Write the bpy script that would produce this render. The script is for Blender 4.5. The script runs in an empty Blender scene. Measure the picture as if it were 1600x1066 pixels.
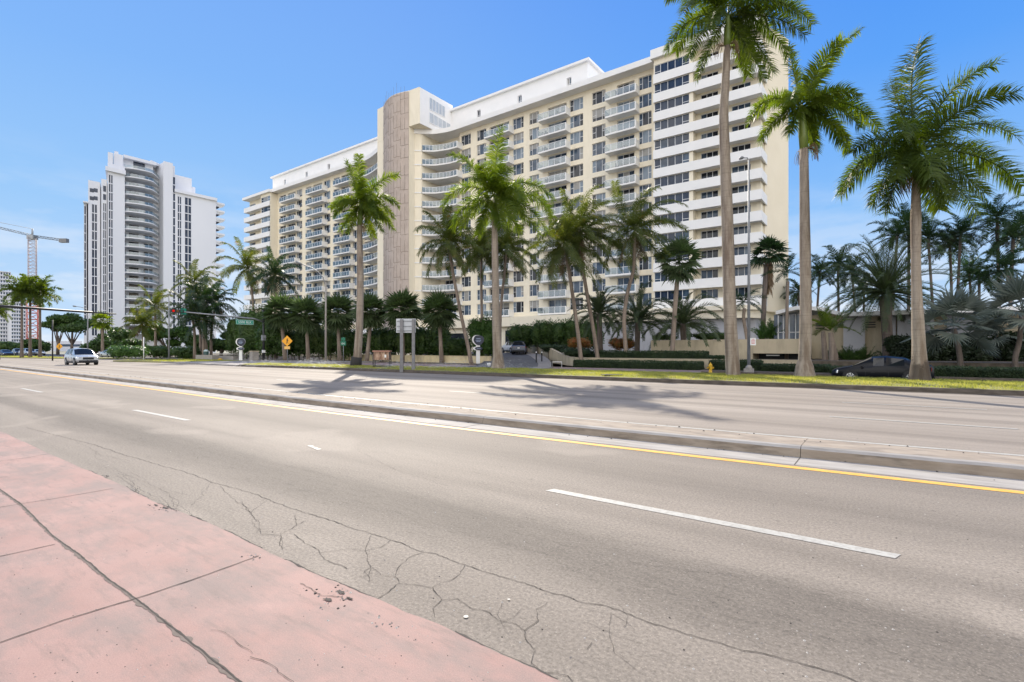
import bpy, math, random
from mathutils import Vector as V, Matrix, noise
random.seed(7)
PI = math.pi
scene = bpy.context.scene
col = scene.collection
CH, FP, HY = 1.65, 800.0, 545.0
FX, FY, RX, RY = -.592, .806, .806, .592

# ------------------------------------------------------------------ survey helpers (photo measurements -> metres)
def W(px, d):
    t = (px - 800) / FP
    return d * (FX + RX * t), d * (FY + RY * t)
def Z(py, d): return CH + (HY - py) * d / FP
def dep(px, Y): return Y / (FY + RY * (px - 800) / FP)          # depth at which the ray meets the line Y = const
def XY(px, Y): return W(px, dep(px, Y))[0]
def GP(px, py, z=0.0):
    d = (CH - z) * FP / (py - HY)
    x, y = W(px, d)
    return V((x, y, z))

# ------------------------------------------------------------------ tags
def tag(o, label=None, cat=None, group=None, kind=None):
    if label: o['label'] = label
    if cat: o['category'] = cat
    if group: o['group'] = group
    if kind: o['kind'] = kind
    return o
def thing(name, loc, label, cat, group=None, rz=0):
    o = bpy.data.objects.new(name, None); col.objects.link(o)
    o.empty_display_size = .3
    o.location = loc; o.rotation_euler = (0, 0, rz)
    o['org'] = 0; del o['org']
    return tag(o, label, cat, group)
def dup(root, loc, rz=0, s=1.0, label=None, group=None, cat=None):
    r = root.copy(); col.objects.link(r); r.location = loc; r.rotation_euler = (0, 0, rz)
    r.scale = (s, s, s) if not isinstance(s, tuple) else s
    if label: r['label'] = label
    if group: r['group'] = group
    if cat: r['category'] = cat
    for ch in list(root.children):
        c = ch.copy(); col.objects.link(c); c.parent = r
        for g in ch.children:
            d = g.copy(); col.objects.link(d); d.parent = c
    return r

# ------------------------------------------------------------------ mesh builder
class MB:
    def __init__(s): s.v = []; s.f = []; s.m = []; s.mi = 0; s.sm = []; s.smooth = False
    def add(s, vs, fs, mi=None):
        b = len(s.v); s.v += [tuple(p) for p in vs]
        for f in fs:
            s.f.append(tuple(b + i for i in f)); s.m.append(s.mi if mi is None else mi); s.sm.append(s.smooth)
    def box(s, x0, x1, y0, y1, z0, z1, mi=None):
        s.add([(x0,y0,z0),(x1,y0,z0),(x1,y1,z0),(x0,y1,z0),(x0,y0,z1),(x1,y0,z1),(x1,y1,z1),(x0,y1,z1)],
              [(0,3,2,1),(4,5,6,7),(0,1,5,4),(1,2,6,5),(2,3,7,6),(3,0,4,7)], mi)
    def obox(s, c, ax, hx, hy, z0, z1, mi=None):
        ux, uy = math.cos(ax), math.sin(ax)
        P = [(c[0]+ux*a*hx-uy*b*hy, c[1]+uy*a*hx+ux*b*hy) for a, b in ((-1,-1),(1,-1),(1,1),(-1,1))]
        s.prism(P, z0, z1, mi)
    def prism(s, P, z0, z1, mi=None):
        n = len(P)
        vs = [(p[0],p[1],z0) for p in P] + [(p[0],p[1],z1) for p in P]
        fs = [tuple(range(n-1,-1,-1)), tuple(range(n,2*n))] + [(i,(i+1)%n,n+(i+1)%n,n+i) for i in range(n)]
        s.add(vs, fs, mi)
    def quad(s, a, b, c, d, mi=None): s.add([a,b,c,d], [(0,1,2,3)], mi)
    def tube(s, pts, rs, n=8, mi=None, caps=True, smooth=True):
        pts = [V(p) for p in pts]
        if not isinstance(rs, (list, tuple)): rs = [rs]*len(pts)
        vs = []; old = s.smooth; s.smooth = smooth
        ref = None
        for i, p in enumerate(pts):
            t = (pts[min(i+1,len(pts)-1)] - pts[max(i-1,0)])
            t = t.normalized() if t.length > 1e-9 else V((0,0,1))
            if ref is None: ref = V((1,0,0)) if abs(t.x) < .9 else V((0,1,0))
            a = (ref - t*ref.dot(t)).normalized(); b = t.cross(a); ref = a
            for k in range(n):
                w = 2*PI*k/n
                vs.append(p + (a*math.cos(w)+b*math.sin(w))*rs[i])
        fs = []
        for i in range(len(pts)-1):
            for k in range(n):
                fs.append((i*n+k, i*n+(k+1)%n, (i+1)*n+(k+1)%n, (i+1)*n+k))
        s.add(vs, fs, mi); s.smooth = old
        if caps:
            b = len(s.v) - len(vs)
            s.f.append(tuple(b+n-1-k for k in range(n))); s.m.append(s.mi if mi is None else mi); s.sm.append(False)
            b2 = b + (len(pts)-1)*n
            s.f.append(tuple(b2+k for k in range(n))); s.m.append(s.mi if mi is None else mi); s.sm.append(False)
    def lathe(s, prof, c=(0,0), n=16, mi=None):
        s.tube([(c[0],c[1],z) for r, z in prof], [max(r,1e-4) for r, z in prof], n, mi)
    def build(s, name, mats, parent=None, org=(0,0,0), loc=None):
        me = bpy.data.meshes.new(name)
        o3 = V(org)
        if org != (0,0,0): vs = [(p[0]-o3.x, p[1]-o3.y, p[2]-o3.z) for p in s.v]
        else: vs = s.v
        me.from_pydata(vs, [], s.f)
        if not isinstance(mats, (list, tuple)): mats = [mats]
        for m in mats: me.materials.append(m)
        me.polygons.foreach_set('material_index', s.m)
        me.polygons.foreach_set('use_smooth', s.sm)
        me.update()
        o = bpy.data.objects.new(name, me); col.objects.link(o)
        if parent: o.parent = parent
        elif loc is not None: o.location = loc
        return o

# ------------------------------------------------------------------ materials
def _nt(name):
    m = bpy.data.materials.new(name); m.use_nodes = True
    nt = m.node_tree; nt.nodes.clear()
    out = nt.nodes.new('ShaderNodeOutputMaterial'); return m, nt, out
def _tex(nt, coord, stretch):
    tc = nt.nodes.new('ShaderNodeTexCoord'); mp = nt.nodes.new('ShaderNodeMapping')
    mp.inputs['Scale'].default_value = stretch
    nt.links.new(tc.outputs[coord], mp.inputs[0]); return mp.outputs[0]
def _noise(nt, vec, scale, detail=4, rough=.6):
    n = nt.nodes.new('ShaderNodeTexNoise'); n.inputs['Scale'].default_value = scale
    n.inputs['Detail'].default_value = detail; n.inputs['Roughness'].default_value = rough
    nt.links.new(vec, n.inputs['Vector']); return n.outputs['Fac']
def _ramp(nt, fac, a, b, c1, c2):
    r = nt.nodes.new('ShaderNodeValToRGB'); e = r.color_ramp.elements
    e[0].position = a; e[1].position = b; e[0].color = (*c1, 1); e[1].color = (*c2, 1)
    nt.links.new(fac, r.inputs[0]); return r.outputs[0]
def _mix(nt, f, a, b, mode='MIX'):
    m = nt.nodes.new('ShaderNodeMix'); m.data_type = 'RGBA'; m.blend_type = mode
    if isinstance(f, float): m.inputs[0].default_value = f
    else: nt.links.new(f, m.inputs[0])
    for s_, x in ((6, a), (7, b)):
        if isinstance(x, tuple): m.inputs[s_].default_value = (*x, 1)
        else: nt.links.new(x, m.inputs[s_])
    return m.outputs[2]
def _bump(nt, h, strength, dist):
    b = nt.nodes.new('ShaderNodeBump'); b.inputs['Strength'].default_value = strength; b.inputs['Distance'].default_value = dist
    nt.links.new(h, b.inputs['Height']); return b.outputs[0]
def pmat(name, c1, c2=None, scale=3, rough=.7, metal=0, stretch=(1,1,1), bump=0, bdist=.01, a=.35, b=.65, spec=.4, coord='Object', detail=5, dirt=None):
    m, nt, out = _nt(name)
    p = nt.nodes.new('ShaderNodeBsdfPrincipled')
    p.inputs['Roughness'].default_value = rough; p.inputs['Metallic'].default_value = metal
    p.inputs['Specular IOR Level'].default_value = spec
    c2 = c2 or tuple(x*.9 for x in c1)
    vec = _tex(nt, coord, stretch); n = _noise(nt, vec, scale, detail)
    c = _ramp(nt, n, a, b, c1, c2)
    if dirt:
        n2 = _noise(nt, _tex(nt, coord, dirt[1]), dirt[2], 6)
        f = _ramp(nt, n2, .48, .72, (0,0,0), (1,1,1))
        c = _mix(nt, f, c, dirt[0])
    nt.links.new(c, p.inputs['Base Color'])
    if bump: nt.links.new(_bump(nt, n, bump, bdist), p.inputs['Normal'])
    nt.links.new(p.outputs[0], out.inputs[0]); return m
def leafmat(name, c1, c2, trans, tcol=None, rough=.45, scale=1.2, brown=None):
    m, nt, out = _nt(name)
    vec = _tex(nt, 'Object', (1,1,1)); n = _noise(nt, vec, scale, 4)
    c = _ramp(nt, n, .35, .68, c1, c2)
    if brown:
        n2 = _noise(nt, vec, .9, 3)
        c = _mix(nt, _ramp(nt, n2, .62, .74, (0,0,0), (1,1,1)), c, brown)
    p = nt.nodes.new('ShaderNodeBsdfPrincipled'); p.inputs['Roughness'].default_value = rough
    p.inputs['Specular IOR Level'].default_value = .28
    nt.links.new(c, p.inputs['Base Color'])
    t = nt.nodes.new('ShaderNodeBsdfTranslucent')
    tc = _mix(nt, 1.0, c, tcol or (2.2, 2.4, .9), 'MULTIPLY')
    nt.links.new(tc, t.inputs[0])
    x = nt.nodes.new('ShaderNodeMixShader'); x.inputs[0].default_value = trans
    nt.links.new(p.outputs[0], x.inputs[1]); nt.links.new(t.outputs[0], x.inputs[2])
    nt.links.new(x.outputs[0], out.inputs[0]); return m
def flat(name, c, rough=.5, metal=0, spec=.5): return pmat(name, c, tuple(x*.93 for x in c), 6, rough, metal, spec=spec)

M = {}
def road_mat(name, base, light, band, speck, seed=0, bands=False):
    m, nt, out = _nt(name)
    p = nt.nodes.new('ShaderNodeBsdfPrincipled'); p.inputs['Roughness'].default_value = .82
    p.inputs['Specular IOR Level'].default_value = .28
    g = _noise(nt, _tex(nt, 'Object', (1,1,1)), 40, 4, .85)
    big = _noise(nt, _tex(nt, 'Object', (.12,.5,1)), .9, 4)
    c = _ramp(nt, big, .3, .7, base, light)
    bn = _noise(nt, _tex(nt, 'Object', (.012,.9,1)), 1.1, 3)                 # wheel tracks run along the road
    c = _mix(nt, _ramp(nt, bn, .42, .62, (0,0,0), (band,)*3), c, tuple(x*.62 for x in base))
    if bands:                                                                # polished and oiled wheel paths
        tc = nt.nodes.new('ShaderNodeTexCoord'); sx = nt.nodes.new('ShaderNodeSeparateXYZ'); nt.links.new(tc.outputs['Object'], sx.inputs[0])
        wn = _noise(nt, _tex(nt, 'Object', (.25,.9,1)), 1.2, 4)
        ad = nt.nodes.new('ShaderNodeMath'); ad.operation = 'MULTIPLY_ADD'; nt.links.new(wn, ad.inputs[0]); ad.inputs[1].default_value = 1.3; nt.links.new(sx.outputs[1], ad.inputs[2])
        mr = nt.nodes.new('ShaderNodeMapRange'); mr.inputs[1].default_value = 2.6; mr.inputs[2].default_value = 9.2; nt.links.new(ad.outputs[0], mr.inputs[0])
        rr = nt.nodes.new('ShaderNodeValToRGB'); el = rr.color_ramp.elements; rr.color_ramp.interpolation = 'EASE'
        for q in range(6): el.new(.5)
        for e_, (p_, v_) in zip(el, [(0,.96),(.14,1.0),(.25,.70),(.40,1.04),(.47,1.12),(.62,.93),(.78,1.02),(1,.95)]): e_.position = p_; e_.color = (v_, v_, v_, 1)
        nt.links.new(mr.outputs[0], rr.inputs[0]); c = _mix(nt, 1.0, c, rr.outputs[0], 'MULTIPLY')
        f1 = _noise(nt, _tex(nt, 'Object', (2.2,7,1)), 2.2, 8, .8)
        f2 = _ramp(nt, rr.outputs[0], .72, .96, (1,)*3, (.12,)*3)
        mm = nt.nodes.new('ShaderNodeMath'); mm.operation = 'MULTIPLY'; nt.links.new(_ramp(nt, f1, .50, .68, (0,0,0), (.75,)*3), mm.inputs[0]); nt.links.new(f2, mm.inputs[1])
        c = _mix(nt, mm.outputs[0], c, tuple(x*.42 for x in base))
        pt = _noise(nt, _tex(nt, 'Object', (.5,.6,1)), .55, 2)
        c = _mix(nt, _ramp(nt, pt, .60, .63, (0,0,0), (.28,)*3), c, tuple(x*1.35 for x in light))
    st = _noise(nt, _tex(nt, 'Object', (1.2,5,1)), 1.6, 6, .75)              # scuffs
    c = _mix(nt, _ramp(nt, st, .56, .76, (0,0,0), (.45,)*3), c, tuple(x*.55 for x in base))
    c = _mix(nt, 1.0, c, _ramp(nt, g, .3, .72, (1-speck,)*3, (1+speck,)*3), 'MULTIPLY')
    vo = nt.nodes.new('ShaderNodeTexVoronoi'); vo.inputs['Scale'].default_value = 2.3
    nt.links.new(_tex(nt, 'Object', (1,1,1)), vo.inputs['Vector'])
    c = _mix(nt, _ramp(nt, vo.outputs['Distance'], .035, .06, (.55,)*3, (0,0,0)), c, tuple(x*.5 for x in base))   # gum spots
    v2 = nt.nodes.new('ShaderNodeTexVoronoi'); v2.inputs['Scale'].default_value = 40
    nt.links.new(_tex(nt, 'Object', (1,1,1)), v2.inputs['Vector'])
    c = _mix(nt, _ramp(nt, v2.outputs['Distance'], .1, .22, (.3,)*3, (0,0,0)), c, tuple(min(1,x*1.9) for x in light))  # stones
    nt.links.new(c, p.inputs['Base Color'])
    nt.links.new(_bump(nt, g, .35, .012), p.inputs['Normal'])
    nt.links.new(p.outputs[0], out.inputs[0]); return m
M['asphalt'] = road_mat('near_asphalt', (.19,.164,.136), (.255,.222,.185), .34, .46, bands=True)
M['asphalt_far'] = road_mat('far_asphalt', (.24,.206,.172), (.305,.267,.226), .6, .25)
M['lot'] = road_mat('lane_asphalt', (.10,.10,.105), (.14,.14,.145), .3, .2)
def pink_mat():
    m, nt, out = _nt('pink_concrete')
    p = nt.nodes.new('ShaderNodeBsdfPrincipled'); p.inputs['Roughness'].default_value = .8
    vec = _tex(nt, 'Object', (1,1,1))
    a = _ramp(nt, _noise(nt, vec, 1.3, 5), .3, .7, (.27,.162,.137), (.325,.207,.178))
    s1 = _noise(nt, _tex(nt, 'Object', (1.0,1.8,1)), 1.15, 7, .7)
    a = _mix(nt, _ramp(nt, s1, .43, .62, (0,0,0), (.9,)*3), a, (.205,.155,.137))
    s2 = _noise(nt, _tex(nt, 'Object', (.7,3.5,1)), 2.6, 7, .75)
    a = _mix(nt, _ramp(nt, s2, .52, .70, (0,0,0), (.6,)*3), a, (.15,.115,.10))
    s3 = _noise(nt, vec, 14, 6, .8)
    a = _mix(nt, _ramp(nt, s3, .62, .78, (0,0,0), (.35,)*3), a, (.2,.15,.13))
    g = _noise(nt, vec, 140, 2, .7)
    a = _mix(nt, 1.0, a, _ramp(nt, g, .3, .7, (.86,)*3, (1.12,)*3), 'MULTIPLY')
    nt.links.new(a, p.inputs['Base Color'])
    nt.links.new(_bump(nt, g, .2, .004), p.inputs['Normal'])
    nt.links.new(p.outputs[0], out.inputs[0]); return m
M['pink'] = pink_mat()
M['crack'] = pmat('crack_dirt', (.05,.043,.037), (.085,.075,.065), 9, .95)
M['crack_edge'] = pmat('crack_edge', (.14,.115,.095), (.17,.14,.12), 9, .95)
M['white_line'] = pmat('white_road_paint', (.42,.41,.37), (.33,.315,.285), 9, .6, a=.45, b=.75, dirt=((.28,.26,.23),(1,1,1),26))
M['yellow_line'] = pmat('yellow_road_paint', (.80,.43,.07), (.68,.35,.06), 5, .6, dirt=((.5,.33,.14),(1,1,1),18))
M['gutter'] = pmat('gutter_concrete', (.36,.34,.31), (.28,.26,.24), 4, .85, stretch=(.4,2,1), dirt=((.2,.185,.165),(.3,2,1),3), bump=.1)
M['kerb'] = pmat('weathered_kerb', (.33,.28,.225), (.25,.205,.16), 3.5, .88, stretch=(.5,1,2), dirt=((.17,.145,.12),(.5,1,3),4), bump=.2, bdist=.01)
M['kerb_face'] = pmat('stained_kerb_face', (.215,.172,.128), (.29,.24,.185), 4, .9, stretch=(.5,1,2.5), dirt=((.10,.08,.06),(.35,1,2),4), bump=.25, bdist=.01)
M['kerb_dark'] = pmat('dark_brown_kerb', (.06,.048,.036), (.11,.09,.072), 4, .9, stretch=(.6,1,2), bump=.2)  # kerb in a darker brown than the median
M['soil'] = pmat('garden_soil', (.07,.055,.04), (.12,.10,.075), 3, .95, bump=.3)
M['turf'] = pmat('verge_turf', (.16,.17,.05), (.25,.24,.08), 7, .9, dirt=((.20,.15,.09),(1,1,1),1.3), bump=.4, bdist=.05)
M['paver'] = pmat('pavement_concrete', (.22,.20,.19), (.30,.28,.26), 2.5, .85)
M['redwalk'] = pmat('reddish_pavement', (.24,.17,.16), (.29,.22,.2), 2.5, .85)
M['ground'] = pmat('far_ground', (.16,.16,.11), (.22,.21,.16), .2, .9)
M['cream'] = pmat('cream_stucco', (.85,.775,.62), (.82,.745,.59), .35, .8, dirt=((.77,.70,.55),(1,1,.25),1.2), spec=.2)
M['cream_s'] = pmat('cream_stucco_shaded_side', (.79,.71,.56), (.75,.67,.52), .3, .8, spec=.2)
M['cream_wall'] = pmat('garden_wall_stucco', (.50,.425,.30), (.44,.375,.265), .5, .85, dirt=((.34,.29,.21),(1,1,.3),1.5), spec=.2)
M['white'] = pmat('white_stucco', (.83,.82,.80), (.79,.785,.77), .6, .7, spec=.25)
M['soffit'] = pmat('grey_soffit', (.60,.59,.57), (.56,.55,.53), .6, .8, spec=.2)
M['greywall'] = pmat('pale_grey_wall', (.46,.46,.48), (.41,.41,.43), .4, .85, dirt=((.35,.35,.36),(1,1,.3),1.2))
M['frame'] = pmat('white_window_frame', (.78,.79,.79), (.74,.75,.76), 3, .45)
M['glass_d'] = flat('dark_window_glass', (.014,.018,.026), .05, 0, .45)
M['glass_b'] = pmat('blue_reflecting_glass', (.022,.042,.075), (.06,.095,.145), .8, .07, spec=.5, a=.4, b=.6)
M['glass_c'] = pmat('curtained_glass', (.23,.29,.35), (.13,.17,.22), 2.4, .2, stretch=(6,1,.3), spec=.4)
M['glass_band'] = pmat('tinted_band_glass', (.014,.024,.048), (.034,.05,.085), 1.2, .06, stretch=(2,1,.6), spec=.45)
def rail_glass():
    m, nt, out = _nt('balcony_rail_glass')
    g = nt.nodes.new('ShaderNodeBsdfGlossy'); g.inputs[0].default_value = (.82,.86,.88,1); g.inputs['Roughness'].default_value = .06
    d = nt.nodes.new('ShaderNodeBsdfDiffuse'); d.inputs[0].default_value = (.15,.21,.255,1)
    t = nt.nodes.new('ShaderNodeBsdfTransparent'); t.inputs[0].default_value = (.70,.77,.80,1)
    a = nt.nodes.new('ShaderNodeMixShader'); a.inputs[0].default_value = .72
    b = nt.nodes.new('ShaderNodeMixShader'); b.inputs[0].default_value = .5
    nt.links.new(g.outputs[0], a.inputs[1]); nt.links.new(d.outputs[0], a.inputs[2])
    nt.links.new(t.outputs[0], b.inputs[1]); nt.links.new(a.outputs[0], b.inputs[2])
    nt.links.new(b.outputs[0], out.inputs[0]); return m
M['rail'] = rail_glass()
def stone_mat():
    m, nt, out = _nt('stone_panel_cladding')
    p = nt.nodes.new('ShaderNodeBsdfPrincipled'); p.inputs['Roughness'].default_value = .75
    n = _noise(nt, _tex(nt, 'Object', (1,1,.35)), 1.6, 7, .72)
    c = _ramp(nt, n, .35, .68, (.50,.41,.345), (.38,.315,.265))
    n2 = _noise(nt, _tex(nt, 'Object', (1,1,1)), .35, 4)
    c = _mix(nt, _ramp(nt, n2, .4, .65, (0,0,0), (.5,)*3), c, (.54,.46,.40))
    nt.links.new(c, p.inputs['Base Color']); nt.links.new(p.outputs[0], out.inputs[0]); return m
M['stone'] = stone_mat()
M['joint'] = flat('dark_stone_joint', (.17,.135,.11), .9)
M['yellow_wall'] = pmat('yellow_wall_stucco', (.66,.55,.33), (.58,.48,.29), .8, .85, dirt=((.38,.32,.21),(1,1,.4),2.2))
M['post_grey'] = pmat('grey_galvanised_post', (.20,.20,.205), (.15,.15,.155), 5, .5, .4)
M['metal'] = pmat('galvanised_metal', (.27,.28,.29), (.21,.22,.23), 5, .55, .3)
M['pale_glass'] = pmat('pale_frosted_glass', (.50,.54,.58), (.42,.46,.50), 1, .3)
M['blind'] = pmat('cream_window_blind', (.32,.31,.285), (.24,.235,.22), 3, .35, stretch=(1,1,9), spec=.6)
M['dark_metal'] = flat('dark_metal', (.03,.032,.035), .5, .3)
M['white_paint'] = flat('white_enamel', (.78,.78,.76), .35)
M['conc'] = pmat('concrete_pole', (.33,.305,.275), (.26,.24,.215), 6, .85)
M['black'] = flat('black_rubber', (.015,.015,.016), .7)
# ------------------------------------------------------------------ setting: ground, roads, kerbs
def sheet(name, x0, x1, y0, y1, z, mat, kind='structure'):
    b = MB(); b.quad((x0,y0,z),(x1,y0,z),(x1,y1,z),(x0,y1,z))
    return tag(b.build(name, mat), kind=kind)
b = MB()
R0 = 3000
b.quad((-R0,-R0,-.4),(R0,-R0,-.4),(R0,R0,-.4),(-R0,R0,-.4))
tag(b.build('ground', M['ground']), kind='structure')

def strip(name, edge0, edge1, z, mat, thick=.3):
    """a slab between two polylines running along the road, with real thickness"""
    b = MB(); n = len(edge0)
    top = [(x,y,z) for x,y in edge0] + [(x,y,z) for x,y in edge1]
    low = [(x,y,z-thick) for x,y in edge0] + [(x,y,z-thick) for x,y in edge1]
    b.add(top + low, [(i,i+1,n+i+1,n+i) for i in range(n-1)] +
          [(2*n+i,2*n+i+1,i+1,i) for i in range(n-1)] + [(n+i,n+i+1,3*n+i+1,3*n+i) for i in range(n-1)] +
          [(0,n,3*n,2*n),(n-1,3*n-1,4*n-1,2*n-1)])
    return tag(b.build(name, mat), kind='structure')

near_edge = []
x = -120.0
while x < 14:
    j = .035*noise.noise(V((x*.7, 3, 0))) + .022*noise.noise(V((x*3.1, 8, 0))) + (.008*noise.noise(V((x*11, 1, 0))) if x > -14 else 0)
    near_edge.append((x, 2.16 + j)); x += .07 if x > -9 else .8
OT = [(-140,2.0),(-58,.95),(-24,.28),(-17,.05),(-12,-.04),(-3.2,.07),(1.25,.32),(8,.8),(20,1.6)]
def lin(T, x):
    if x <= T[0][0]: return T[0][1]
    for (a, p), (c, q) in zip(T, T[1:]):
        if x <= c: return p + (q-p)*(x-a)/(c-a)
    return T[-1][1]
def far(x): return sum(lin(OT, x+k*1.2) for k in (-2,-1,0,1,2))/5
VF = [(-49,23.5),(-37,24.1),(-10,24.45),(2,24.95),(14,25.6)]
nb = [(x, -60) for x, y in near_edge]
strip('sidewalk', nb, near_edge, .022, M['pink'], .3)
xs = [14, 4, -6, -14, -22, -32, -45, -60, -80, -110, -140]
xs = xs[::-1]
strip('road', [(-140,1.9),(14,1.9)], [(-140, 9.3+0),(14, 9.3)], 0, M['asphalt'])
far_road = strip('far_road', [(x, 9.3 if x > -100 else 9.3) for x in (-420,14)], [(-420,27),(14,27)], -.003, M['asphalt_far'])

# dirt, cracks and joints lying in the surface
def wander(pts, step=.05, amp=.02, z=.004, w0=.004, w1=.009, mb=None, mi=0, seed=0, edge=True):
    P = [V((p[0],p[1],0)) for p in pts]; out = []
    for a, c in zip(P, P[1:]):
        L = (c-a).length; n = max(1, int(L/step))
        nrm = V((-(c-a).y, (c-a).x, 0)).normalized() if L > 0 else V((0,1,0))
        for i in range(n):
            q = a.lerp(c, i/n)
            j = amp*(noise.noise(V((q.x*7+seed, q.y*7, 1.3))) + .6*noise.noise(V((q.x*23, q.y*23+seed, 4.1))))
            out.append(q + nrm*j)
    out.append(P[-1])
    vs = []
    for i, q in enumerate(out):
        t = (out[min(i+1,len(out)-1)] - out[max(i-1,0)]); t = t.normalized() if t.length else V((1,0,0))
        nn = V((-t.y, t.x, 0)); w = w0 + (w1-w0)*abs(noise.noise(V((q.x*9, q.y*9, seed+7))))*1.6
        vs += [(q.x+nn.x*w, q.y+nn.y*w, z), (q.x-nn.x*w, q.y-nn.y*w, z)]
    mb.add(vs, [(2*i,2*i+1,2*i+3,2*i+2) for i in range(len(out)-1)], mi)
def gp(pts, z=0): return [tuple(GP(x, y, z))[:2] for x, y in pts]
c5 = lambda pts: [(400+x/2.667, 760+y/2.667) for x, y in pts]
road = bpy.data.objects['road']
cr = MB()
main = [(40,668),(62,674),(106,685),(150,696),(187,709),(219,718),(256,729),(300,741),(331,754),(366,763),(403,774),(437,788),(475,801),(512,812),(550,826),(580,835),(625,848),(662,863),(700,872),(726,884),(775,899),(812,910),(869,929),(925,944),(974,955),(1000,968),(1100,1000),(1180,1020),(1300,1052),(1390,1085)]
wander(gp(main), .03, .022, .004, .0019, .0044, cr)
net = [[(160,200),(200,240),(260,265),(270,295),(320,320),(380,345)],[(10,150),(20,200),(100,205),(100,235),(110,265)],
 [(100,205),(165,165),(210,145)],[(260,280),(380,260),(455,270),(465,310),(480,340),(455,355),(470,400)],[(455,270),(480,205)],
 [(480,340),(520,370),(575,378),(590,340),(640,300),(700,275)],[(575,378),(600,405),(560,440),(495,475)],
 [(600,405),(640,410),(735,425),(770,400),(815,395),(850,365),(870,330)],[(735,425),(770,475),(735,510),(745,550)],
 [(770,475),(840,470),(900,510),(960,520),(1010,555),(1080,575),(1120,605),(1130,650),(1165,685),(1160,735),(1190,770),(1190,816)],
 [(1190,770),(1250,772),(1300,790),(1320,816)],[(1120,605),(1180,560),(1160,510),(1215,485)],[(-60,60),(0,150)],[(-150,0),(-90,60),(-40,90),(10,150)],
 [(40,60),(-20,110)],[(415,385),(470,370),(480,345)],[(1390,650),(1380,680)],[(165,120),(170,165)],[(455,270),(520,255),(560,225)]]
for k, p in enumerate(net): wander(gp(c5(p)), .03, .02, .004, .0010, .0032, cr, seed=k*3)
fine = [[(120,690),(160,712),(200,720)],[(180,735),(230,755),(262,772),(280,800)],[(330,752),(318,772),(300,790)],[(150,704),(148,716),(165,722)],
 [(205,738),(216,745),(232,750)],[(268,775),(282,785),(278,795)],[(392,812),(407,835),(438,837),(442,858)],[(440,770),(480,765),(520,775)],[(980,878),(1060,890),(1150,900),(1240,905)],
 [(560,705),(620,735),(700,760)],[(1000,850),(1030,858),(1100,865)],[(320,700),(420,722),(520,745)],[(500,668),(540,680)]]
for k, p in enumerate(fine): wander(gp(p), .04, .03, .004, .0007, .0018, cr, seed=k*5+50)
random.seed(3)
for k in range(9):                                                      # short hairlines either side of the main crack
    i = random.randrange(3, len(main)-4); x, y = main[i]; x += random.uniform(-30, 40); y += random.uniform(-4, 45)
    q = gp([(x,y)])[0]; a = random.uniform(0, 6.28); pts = [q]
    for s_ in range(random.randint(2, 4)):
        a += random.uniform(-.7,.7); l = random.uniform(.06,.16); pts.append((pts[-1][0]+math.cos(a)*l, pts[-1][1]+math.sin(a)*l))
    if pts[0][1] > 2.3 and min(p[1] for p in pts) > 2.25: wander(pts, .03, .02, .004, .0006, .0016, cr, seed=k)
cr.build('crack', M['crack'], road)
side = bpy.data.objects['sidewalk']
sj = MB(); ZS = .022; zj = .026
lj = gp([(-90,700),(0,765),(34,789),(84,839),(129,871),(168,904),(213,936),(259,972),(297,1003),(335,1033),(377,1068),(470,1140)], ZS)
wander(lj, .03, .006, zj, .0035, .0062, sj, seed=2)
soft = MB(); wander([(x, y-.008) for x, y in lj], .02, .012, zj-.002, .006, .022, soft, seed=5)
for k, p in enumerate([[(-60,728),(0,721),(40,716),(76,709.5)],[(-40,801),(0,793),(100,777),(177,763.6)],[(-40,879),(0,870),(86,851)],[(-60,1027),(0,1004.6),(100,970),(205,938),(300,907),(404,869)],
                       [(-40,752),(0,746.5),(12,745)],[(-40,652),(0,648)]]):
    wander(gp(p, ZS), .05, .008, zj, .0035, .006, sj, seed=k+20)
wander(gp([(395,1025),(420,1040),(456,1066),(490,1090)], ZS), .03, .02, zj, .001, .003, sj, seed=31)
wander(gp([(330,985),(370,1000),(395,1022)], ZS), .03, .02, zj, .0006, .0018, sj, seed=32)
for x in [i*.05-9 for i in range(200)]:                                      # broken dark seam against the asphalt
    pass
seam = [(x_, y_+.004) for x_, y_ in near_edge if x_ > -12 and x_ < 3]
for i in range(0, len(seam)-6, 5):
    w = abs(noise.noise(V((seam[i][0]*1.7, 2, 9))))
    if w > .10: wander(seam[i:i+6], .03, .008, .0045+.019, .002, .004+.016*w, sj, seed=i)
for (px, py, sx_, sy_, r_) in [(258,794,.07,.025,1),(244,790,.05,.015,2),(350,0,0,0,3),(533,926,.06,.02,4),(545,936,.04,.015,5),(168,745,.05,.02,6),(512,938,.05,.03,7)]:
    if not sx_: continue
    q = GP(px, py, ZS); rc_ = random.Random(r_)
    sj.add([(q.x+sx_*math.cos(a*PI/7)*rc_.uniform(.4,1.1), q.y+sy_*math.sin(a*PI/7)*rc_.uniform(.3,1.1), .0275) for a in range(14)], [tuple(range(14))])
for k, p in enumerate([[(205,752),(225,770),(250,778),(275,800)],[(300,806),(285,792),(262,786)],[(185,740),(205,752),(212,768)],[(470,912),(500,930),(535,935)]]): wander(gp(p, ZS), .02, .02, zj, .0012, .004, sj, seed=k+71)
sj.build('joint', M['crack'], side); soft.build('joint_stain', M['crack_edge'], side)
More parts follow.
